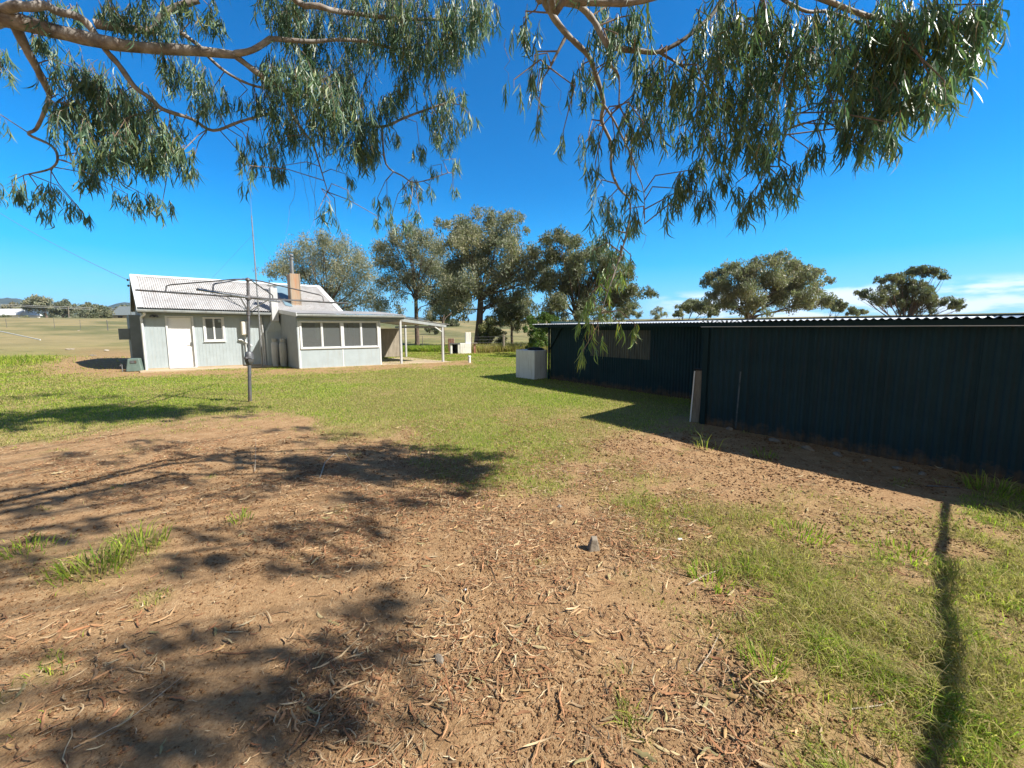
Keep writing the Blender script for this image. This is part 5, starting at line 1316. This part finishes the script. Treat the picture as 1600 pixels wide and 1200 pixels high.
CL += LC([(1110, 40, 38), (1150, 30, 40), (1190, 45, 50), (1235, 60, 40), (1265, 95, 36), (1210, 95, 46), (1145, 75, 40)], 3.4, .85)
CL += LC([(1300, 40, 46), (1335, 70, 50), (1310, 110, 40), (1350, 130, 46), (1380, 60, 60), (1420, 25, 50), (1400, 105, 52), (1440, 75, 54), (1480, 35, 48), (1520, 30, 40), (1548, 15, 24), (1450, 130, 42), (1420, 160, 36), (1370, 170, 40), (1335, 170, 34), (1345, 205, 26), (1390, 200, 26), (1320, 215, 18), (1490, 95, 36), (1520, 75, 26), (1475, 135, 24), (1548, 55, 14), (1300, 160, 18), (1362, 222, 12)], 3.2, .92)

# leaves over the viewer's head, out of the picture; they stand where the tree's shade on the ground comes from
SHP = [(560, 700, 40), (610, 715, 40), (650, 740, 34), (560, 750, 50), (640, 780, 40), (590, 790, 46), (520, 780, 40), (480, 740, 34), (470, 690, 26), (520, 682, 26),
       (430, 745, 34), (360, 770, 40), (300, 745, 40), (220, 755, 44), (150, 770, 40), (80, 780, 44), (20, 800, 44), (240, 700, 30), (100, 710, 30), (170, 720, 22), (215, 690, 20), (40, 760, 30),
       (430, 830, 40), (500, 830, 44), (560, 830, 40), (380, 850, 40), (330, 880, 34), (440, 880, 40), (520, 875, 34), (250, 880, 26), (300, 830, 34), (60, 840, 40), (0, 880, 40), (130, 815, 30),
       (560, 960, 32), (500, 1000, 44), (440, 1020, 50), (560, 1010, 32), (380, 1060, 50), (460, 1080, 54), (330, 1110, 44), (260, 1070, 34), (400, 1130, 60), (300, 1170, 50), (200, 1120, 34), (480, 1140, 50), (170, 1180, 40), (90, 1180, 40), (330, 990, 26), (210, 1010, 24), (560, 1090, 26), (560, 930, 18),
       (20, 622, 26), (80, 618, 22), (140, 622, 26), (200, 628, 26), (260, 634, 24), (320, 642, 22), (370, 650, 16), (120, 640, 22), (210, 645, 18), (50, 645, 24), (10, 660, 16), (420, 672, 16), (470, 668, 18), (690, 700, 16)]
over = []
for (px, py, r_) in SHP:
    c = g(px, py); Z = random.uniform(4.3, 5.2)
    while True:
        p_ = c + SUN / SUN[2] * Z
        sx, sy, w_ = proj(p_)
        if w_ > .05 and -90 < sx < 1690 and sy > -90: Z += .25
        else: break
    if Z > 15: continue
    k = 1.15 * np.linalg.norm(g(px + r_, py) - g(px - r_, py)) / 2
    over.append((p_, min(.62, max(.2, k))))
for t in np.linspace(.1, .95, 9):      # sprays between the big limb and the sun
    k = np.array(at(-40 + 430 * t, 12 + 70 * t, 4.7 + .8 * t)) + SUN * random.uniform(.9, 1.6)
    sx, sy, w_ = proj(k)
    over.append((k, .30))
print('overhead clumps', len(over), 'of', len(SHP))

NP = np.array([p for p, r_ in NODES]); 
VL, QL, TL_, CL_ = [], [], [], []
twig = MB()
acc = {'n': 0}
LEAF = []
def spray(c, R, nleaf, rs, Lr=(.12, .20), twigs=True, flat=None):
    """hanging strands of sickle leaves filling a clump of radius R about c"""
    if twigs:
        j = np.argmin(np.linalg.norm(NP - c, axis=1) + .6 * np.clip(c[2] - NP[:, 2], 0, None)); s0 = NP[j]
        if np.linalg.norm(s0 - c) < 1.6:
            md = (s0 + c) / 2 + np.array([rs.normal(0, .06), rs.normal(0, .06), .10])
            twig.tube([loc(s0), loc(md), loc(c + np.array([0, 0, R * .3])), loc(c - np.array([0, 0, R * .4]))], [.0075, .006, .0045, .002], 5)
    ns = max(2, int(nleaf / 11)); cnt = 0
    for k in range(ns):
        u = rs.normal(0, 1, 3); u /= np.linalg.norm(u); st = c + u * R * rs.uniform(.1, .95) ** .7 * np.array([1, 1, .85]) + np.array([0, 0, R * .25])
        hd = rs.uniform(0, 2 * pi); L_ = rs.uniform(.5, 1.15) * min(.5, max(.18, R * 1.0))
        dirv = np.array([cos(hd) * .5, sin(hd) * .5, rs.uniform(-.5, .3)])
        P_ = [st]; 
        for s in range(5):
            dirv = dirv * .75 + np.array([0, 0, -.38]); P_.append(P_[-1] + dirv / np.linalg.norm(dirv) * L_ / 5)
        if rs.uniform() < .6: twig.tube([loc(p) for p in P_[::1]], [.0028, .0026, .0022, .0018, .0015, .001], 4, cap=False)
        m_ = int(rs.integers(8, 15))
        for s in range(m_):
            t = (s + .6) / m_ * 5; i = min(4, int(t)); f = t - i
            LEAF.append(np.concatenate([P_[i] * (1 - f) + P_[i + 1] * f, [rs.uniform(*Lr)], (P_[i + 1] - P_[i])])); cnt += 1
        twig_pts = P_
    return cnt
rs = np.random.default_rng(77)
hub = troot + np.array([1.2, .6, 6.2])
for p_, R in over:                       # boughs that carry the leaves overhead
    mid = (hub + p_) / 2 + np.array([rs.normal(0, .3), rs.normal(0, .3), .7])
    tt = np.linspace(0, 1, 9)[:, None]
    pts = (1 - tt) ** 2 * hub + 2 * tt * (1 - tt) * mid + tt ** 2 * p_
    sx, sy, w_ = proj(pts)
    if np.any((w_ > .05) & (sx > -60) & (sx < 1660) & (sy > -60)): continue
    twig.tube([loc(q_) for q_ in pts], list(np.linspace(.035, .007, 9)), 6)
twig.tube([loc(fork), loc((fork + hub) / 2 + np.array([.1, -.2, 0])), loc(hub)], [.2, .14, .08], 10)
for (px, py, r_, dn, dep) in CL:
    dd = dep + rs.normal(0, .22)
    c = at(px, py, dd); R = r_ * dd / F
    wide = 1 + ((px - 800) / 700) ** 2 * .5
    Lr = (.13, .215) if px < 790 else (.115, .185)
    n_ = (.30 * r_ ** 2 + 30) * dn * (1.0 if px < 790 else .56)
    spray(c, R, n_, rs, Lr)
for p_, R in over:
    spray(p_, R, 75 + 950 * R * R, rs, (.13, .21), twigs=False)
LEAF = np.array(LEAF); n = len(LEAF); print('leaves', n)
base = LEAF[:, :3]; Ln = LEAF[:, 3]; sdv = LEAF[:, 4:7]; sdv /= np.linalg.norm(sdv, axis=1)[:, None] + 1e-9
d = np.array([0, 0, -1.0])[None] + rs.normal(0, .26, (n, 3)) + sdv * .25
hz_ = rs.uniform(0, 2 * pi, n); d[:, 0] += .32 * np.cos(hz_); d[:, 1] += .32 * np.sin(hz_); d /= np.linalg.norm(d, axis=1)[:, None]
sv = np.cross(d, rs.normal(0, 1, (n, 3))); sv /= np.linalg.norm(sv, axis=1)[:, None]
cv = rs.normal(0, .16, n)                                  # sickle curve, in the blade's own plane
bend = rs.normal(0, .10, n); nv = np.cross(d, sv)
S = np.array([0, .12, .38, .65, .88]); W = np.array([.12, .55, 1.0, .72, .30])
hw = Ln * rs.uniform(.033, .048, n)
rows = []
for s, w_ in zip(S, W):
    ctr = base + d * (Ln * s)[:, None] + sv * (Ln * cv * 4 * s * (s - .75))[:, None] + nv * (Ln * bend * s * s)[:, None]
    rows.append(ctr - sv * (hw * w_)[:, None]); rows.append(ctr + sv * (hw * w_)[:, None])
tip = base + d * Ln[:, None] + sv * (Ln * cv * 1.0)[:, None] + nv * (Ln * bend)[:, None]
V = np.stack(rows + [tip], 1).reshape(-1, 3) - troot
i = np.arange(n) * 11
Qd = np.concatenate([np.stack([i + 2 * k, i + 2 * k + 1, i + 2 * k + 3, i + 2 * k + 2], -1) for k in range(4)])
T = np.stack([i + 8, i + 9, i + 10], -1)
pal = np.array([[.092, .165, .10], [.135, .21, .11], [.07, .135, .088], [.20, .245, .085], [.21, .17, .08], [.18, .25, .17]])
cc = pal[rs.choice(6, n, p=[.30, .25, .22, .11, .03, .09])] * rs.uniform(.8, 1.2, n)[:, None]
low = (base[:, 2] < 2.4) & (base[:, 0] > 0)
cc = np.where(low[:, None], cc * np.array([1.9, 1.65, .7]), cc)     # sunlit yellow of the lowest hanging sprays, put into the leaf colour
np_mesh('crown', V, Qd, M_LEAF, parent=gum, cols=np.repeat(cc, 11, axis=0), T=T)
# long bare hanging twiglets
for (px, py, dep, ln_) in [(470, 250, 6.1, .9), (482, 270, 6.1, 1.0), (495, 260, 6.1, 1.1), (460, 280, 6.0, .8), (510, 300, 6.2, .5), (790, 60, 3.7, .35), (1005, 330, 4.3, .4), (1100, 310, 3.9, .25), (1120, 300, 3.9, .35), (650, 300, 6.7, .4), (860, 120, 3.7, .3), (1165, 320, 3.9, .3), (1240, 150, 3.7, .4)]:
    p_ = at(px, py, dep); P_ = [p_]
    for s in range(6): P_.append(P_[-1] + np.array([rs.normal(0, .03), rs.normal(0, .03), -ln_ / 6]))
    twig.tube([loc(p) for p in P_], list(np.linspace(.003, .0012, 7)), 4, cap=False)
tw = twig.build('twigs', M_TWG, gum, smooth=False); tw['kind'] = 'stuff'
# ------------------------------------------------------------------ camera, sun, sky
cam = bpy.data.cameras.new('camera'); co = bpy.data.objects.new('camera', cam); COL.objects.link(co)
cam.sensor_width = 36; cam.lens = F / 1600 * 36; cam.clip_end = 12000; cam.clip_start = .05
cam.shift_y = -(600 - PY) / 1600
Rm = Matrix(((RT[0], UP[0], -FW[0]), (RT[1], UP[1], -FW[1]), (RT[2], UP[2], -FW[2])))
co.matrix_world = Matrix.Translation(CAM) @ Rm.to_4x4()
SC.camera = co
sl = bpy.data.lights.new('sun', 'SUN'); so = bpy.data.objects.new('sun', sl); COL.objects.link(so)
sl.energy = 5.0; sl.angle = radians(.53); sl.color = (1.0, .94, .84)
so.rotation_euler = Vector(-SUN).to_track_quat('-Z', 'Y').to_euler(); so.location = (20, -6, 25)
w = bpy.data.worlds.new('World'); SC.world = w; w.use_nodes = True
nt = w.node_tree; L = nt.links.new
bg = nt.nodes['Background']; bg.inputs['Strength'].default_value = .088
sky = N(nt, 'ShaderNodeTexSky'); sky.sky_type = 'NISHITA'; sky.sun_disc = False
sky.sun_elevation = SUN_EL; sky.sun_rotation = radians(90) - SUN_AZ; sky.air_density = 1.0; sky.dust_density = .0; sky.ozone_density = 3.0; sky.altitude = 400
hs = N(nt, 'ShaderNodeHueSaturation', Saturation=1.8, Value=1.12, Hue=.503); L(sky.outputs[0], hs.inputs['Color'])
# low bank of fair weather cloud on the right horizon, a few grey wisps on the left
tc = N(nt, 'ShaderNodeTexCoord')
sx = N(nt, 'ShaderNodeSeparateXYZ'); L(tc.outputs['Generated'], sx.inputs[0])
def math_(op, a, b=None, c=None):
    n = N(nt, 'ShaderNodeMath', operation=op)
    for i, v in enumerate((a, b, c)):
        if v is None: continue
        if isinstance(v, (int, float)): n.inputs[i].default_value = v
        else: L(v, n.inputs[i])
    return n.outputs[0]
az = math_('ARCTAN2', sx.outputs['X'], sx.outputs['Y'])
def band(v, a, b, c, d):
    m1 = N(nt, 'ShaderNodeMapRange', interpolation_type='SMOOTHSTEP'); m1.inputs['From Min'].default_value = a; m1.inputs['From Max'].default_value = b; L(v, m1.inputs[0])
    m2 = N(nt, 'ShaderNodeMapRange', interpolation_type='SMOOTHSTEP'); m2.inputs['From Min'].default_value = c; m2.inputs['From Max'].default_value = d; m2.inputs['To Min'].default_value = 1; m2.inputs['To Max'].default_value = 0; L(v, m2.inputs[0])
    return math_('MULTIPLY', m1.outputs[0], m2.outputs[0])
mp = N(nt, 'ShaderNodeMapping'); mp.inputs['Scale'].default_value = (7, 7, 34); L(tc.outputs['Generated'], mp.inputs[0])
cn = N(nt, 'ShaderNodeTexNoise', Scale=1.0, Detail=7, Roughness=.55); L(mp.outputs[0], cn.inputs['Vector'])
zr = sx.outputs['Z']
# clear blue down to the horizon ahead; unseen sky behind the viewer greyed to keep the shade neutral
hz = N(nt, 'ShaderNodeMapRange', interpolation_type='SMOOTHSTEP'); hz.inputs['From Min'].default_value = -.02; hz.inputs['From Max'].default_value = .34; hz.inputs['To Min'].default_value = .85; hz.inputs['To Max'].default_value = 0; L(zr, hz.inputs[0])
mh = N(nt, 'ShaderNodeMix', data_type='RGBA'); L(hz.outputs[0], mh.inputs[0]); L(hs.outputs[0], mh.inputs[6]); mh.inputs[7].default_value = (.35, 3.5, 7.0, 1)
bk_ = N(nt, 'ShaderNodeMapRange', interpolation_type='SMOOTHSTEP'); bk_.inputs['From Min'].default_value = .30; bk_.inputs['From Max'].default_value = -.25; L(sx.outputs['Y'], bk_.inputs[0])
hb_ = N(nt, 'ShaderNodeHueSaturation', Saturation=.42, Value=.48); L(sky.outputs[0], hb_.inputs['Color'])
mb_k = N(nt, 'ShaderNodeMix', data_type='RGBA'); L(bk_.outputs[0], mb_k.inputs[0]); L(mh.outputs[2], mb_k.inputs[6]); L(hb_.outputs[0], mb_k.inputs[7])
mr = math_('MULTIPLY', band(zr, -.02, .006, .062, .088), band(az, .30, .46, 1.2, 1.6))
ml = math_('MULTIPLY', band(zr, .03, .05, .075, .11), band(az, -1.25, -1.0, -.80, -.68))
cl1 = N(nt, 'ShaderNodeMapRange', interpolation_type='SMOOTHSTEP'); cl1.inputs['From Min'].default_value = .42; cl1.inputs['From Max'].default_value = .56; L(cn.outputs['Fac'], cl1.inputs[0])
cl2 = N(nt, 'ShaderNodeMapRange', interpolation_type='SMOOTHSTEP'); cl2.inputs['From Min'].default_value = .54; cl2.inputs['From Max'].default_value = .66; L(cn.outputs['Fac'], cl2.inputs[0])
fR = math_('MULTIPLY', math_('MULTIPLY', mr, cl1.outputs[0]), .9)
fL = math_('MULTIPLY', math_('MULTIPLY', ml, cl2.outputs[0]), .5)
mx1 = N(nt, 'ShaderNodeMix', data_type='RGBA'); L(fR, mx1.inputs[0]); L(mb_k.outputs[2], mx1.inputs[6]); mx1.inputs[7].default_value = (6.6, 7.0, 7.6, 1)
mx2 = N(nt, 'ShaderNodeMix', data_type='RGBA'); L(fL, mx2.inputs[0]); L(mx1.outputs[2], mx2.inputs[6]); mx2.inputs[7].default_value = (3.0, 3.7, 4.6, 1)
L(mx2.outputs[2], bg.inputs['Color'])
SC.view_settings.view_transform = 'Standard'; SC.view_settings.look = 'None'
SC.view_settings.exposure = 1.06; SC.view_settings.gamma = 1; SC.view_settings.use_curve_mapping = False
SC.cycles.max_bounces = 6; SC.cycles.transparent_max_bounces = 8; SC.cycles.use_denoising = True
SC.cycles.caustics_reflective = False; SC.cycles.caustics_refractive = False
# ------------------------------------------------------------------ clear country air
HAZE = True
if HAZE:
    hzm = bpy.data.materials.new('air'); hzm.use_nodes = True; hn = hzm.node_tree
    for n_ in list(hn.nodes):
        if n_.type == 'BSDF_PRINCIPLED': hn.nodes.remove(n_)
    pv = hn.nodes.new('ShaderNodeVolumePrincipled'); pv.inputs['Color'].default_value = (.55, .78, 1.0, 1); pv.inputs['Density'].default_value = .00014
    pv.inputs['Anisotropy'].default_value = .1
    hn.links.new(pv.outputs[0], [n_ for n_ in hn.nodes if n_.type == 'OUTPUT_MATERIAL'][0].inputs['Volume'])
    q = MB(); q.box(-3200, 3200, -700, 3300, -8, 175); tag(q.build('haze', hzm), 'thin blue haze over the far hills', 'haze', kind='stuff')
    SC.cycles.volume_bounces = 0
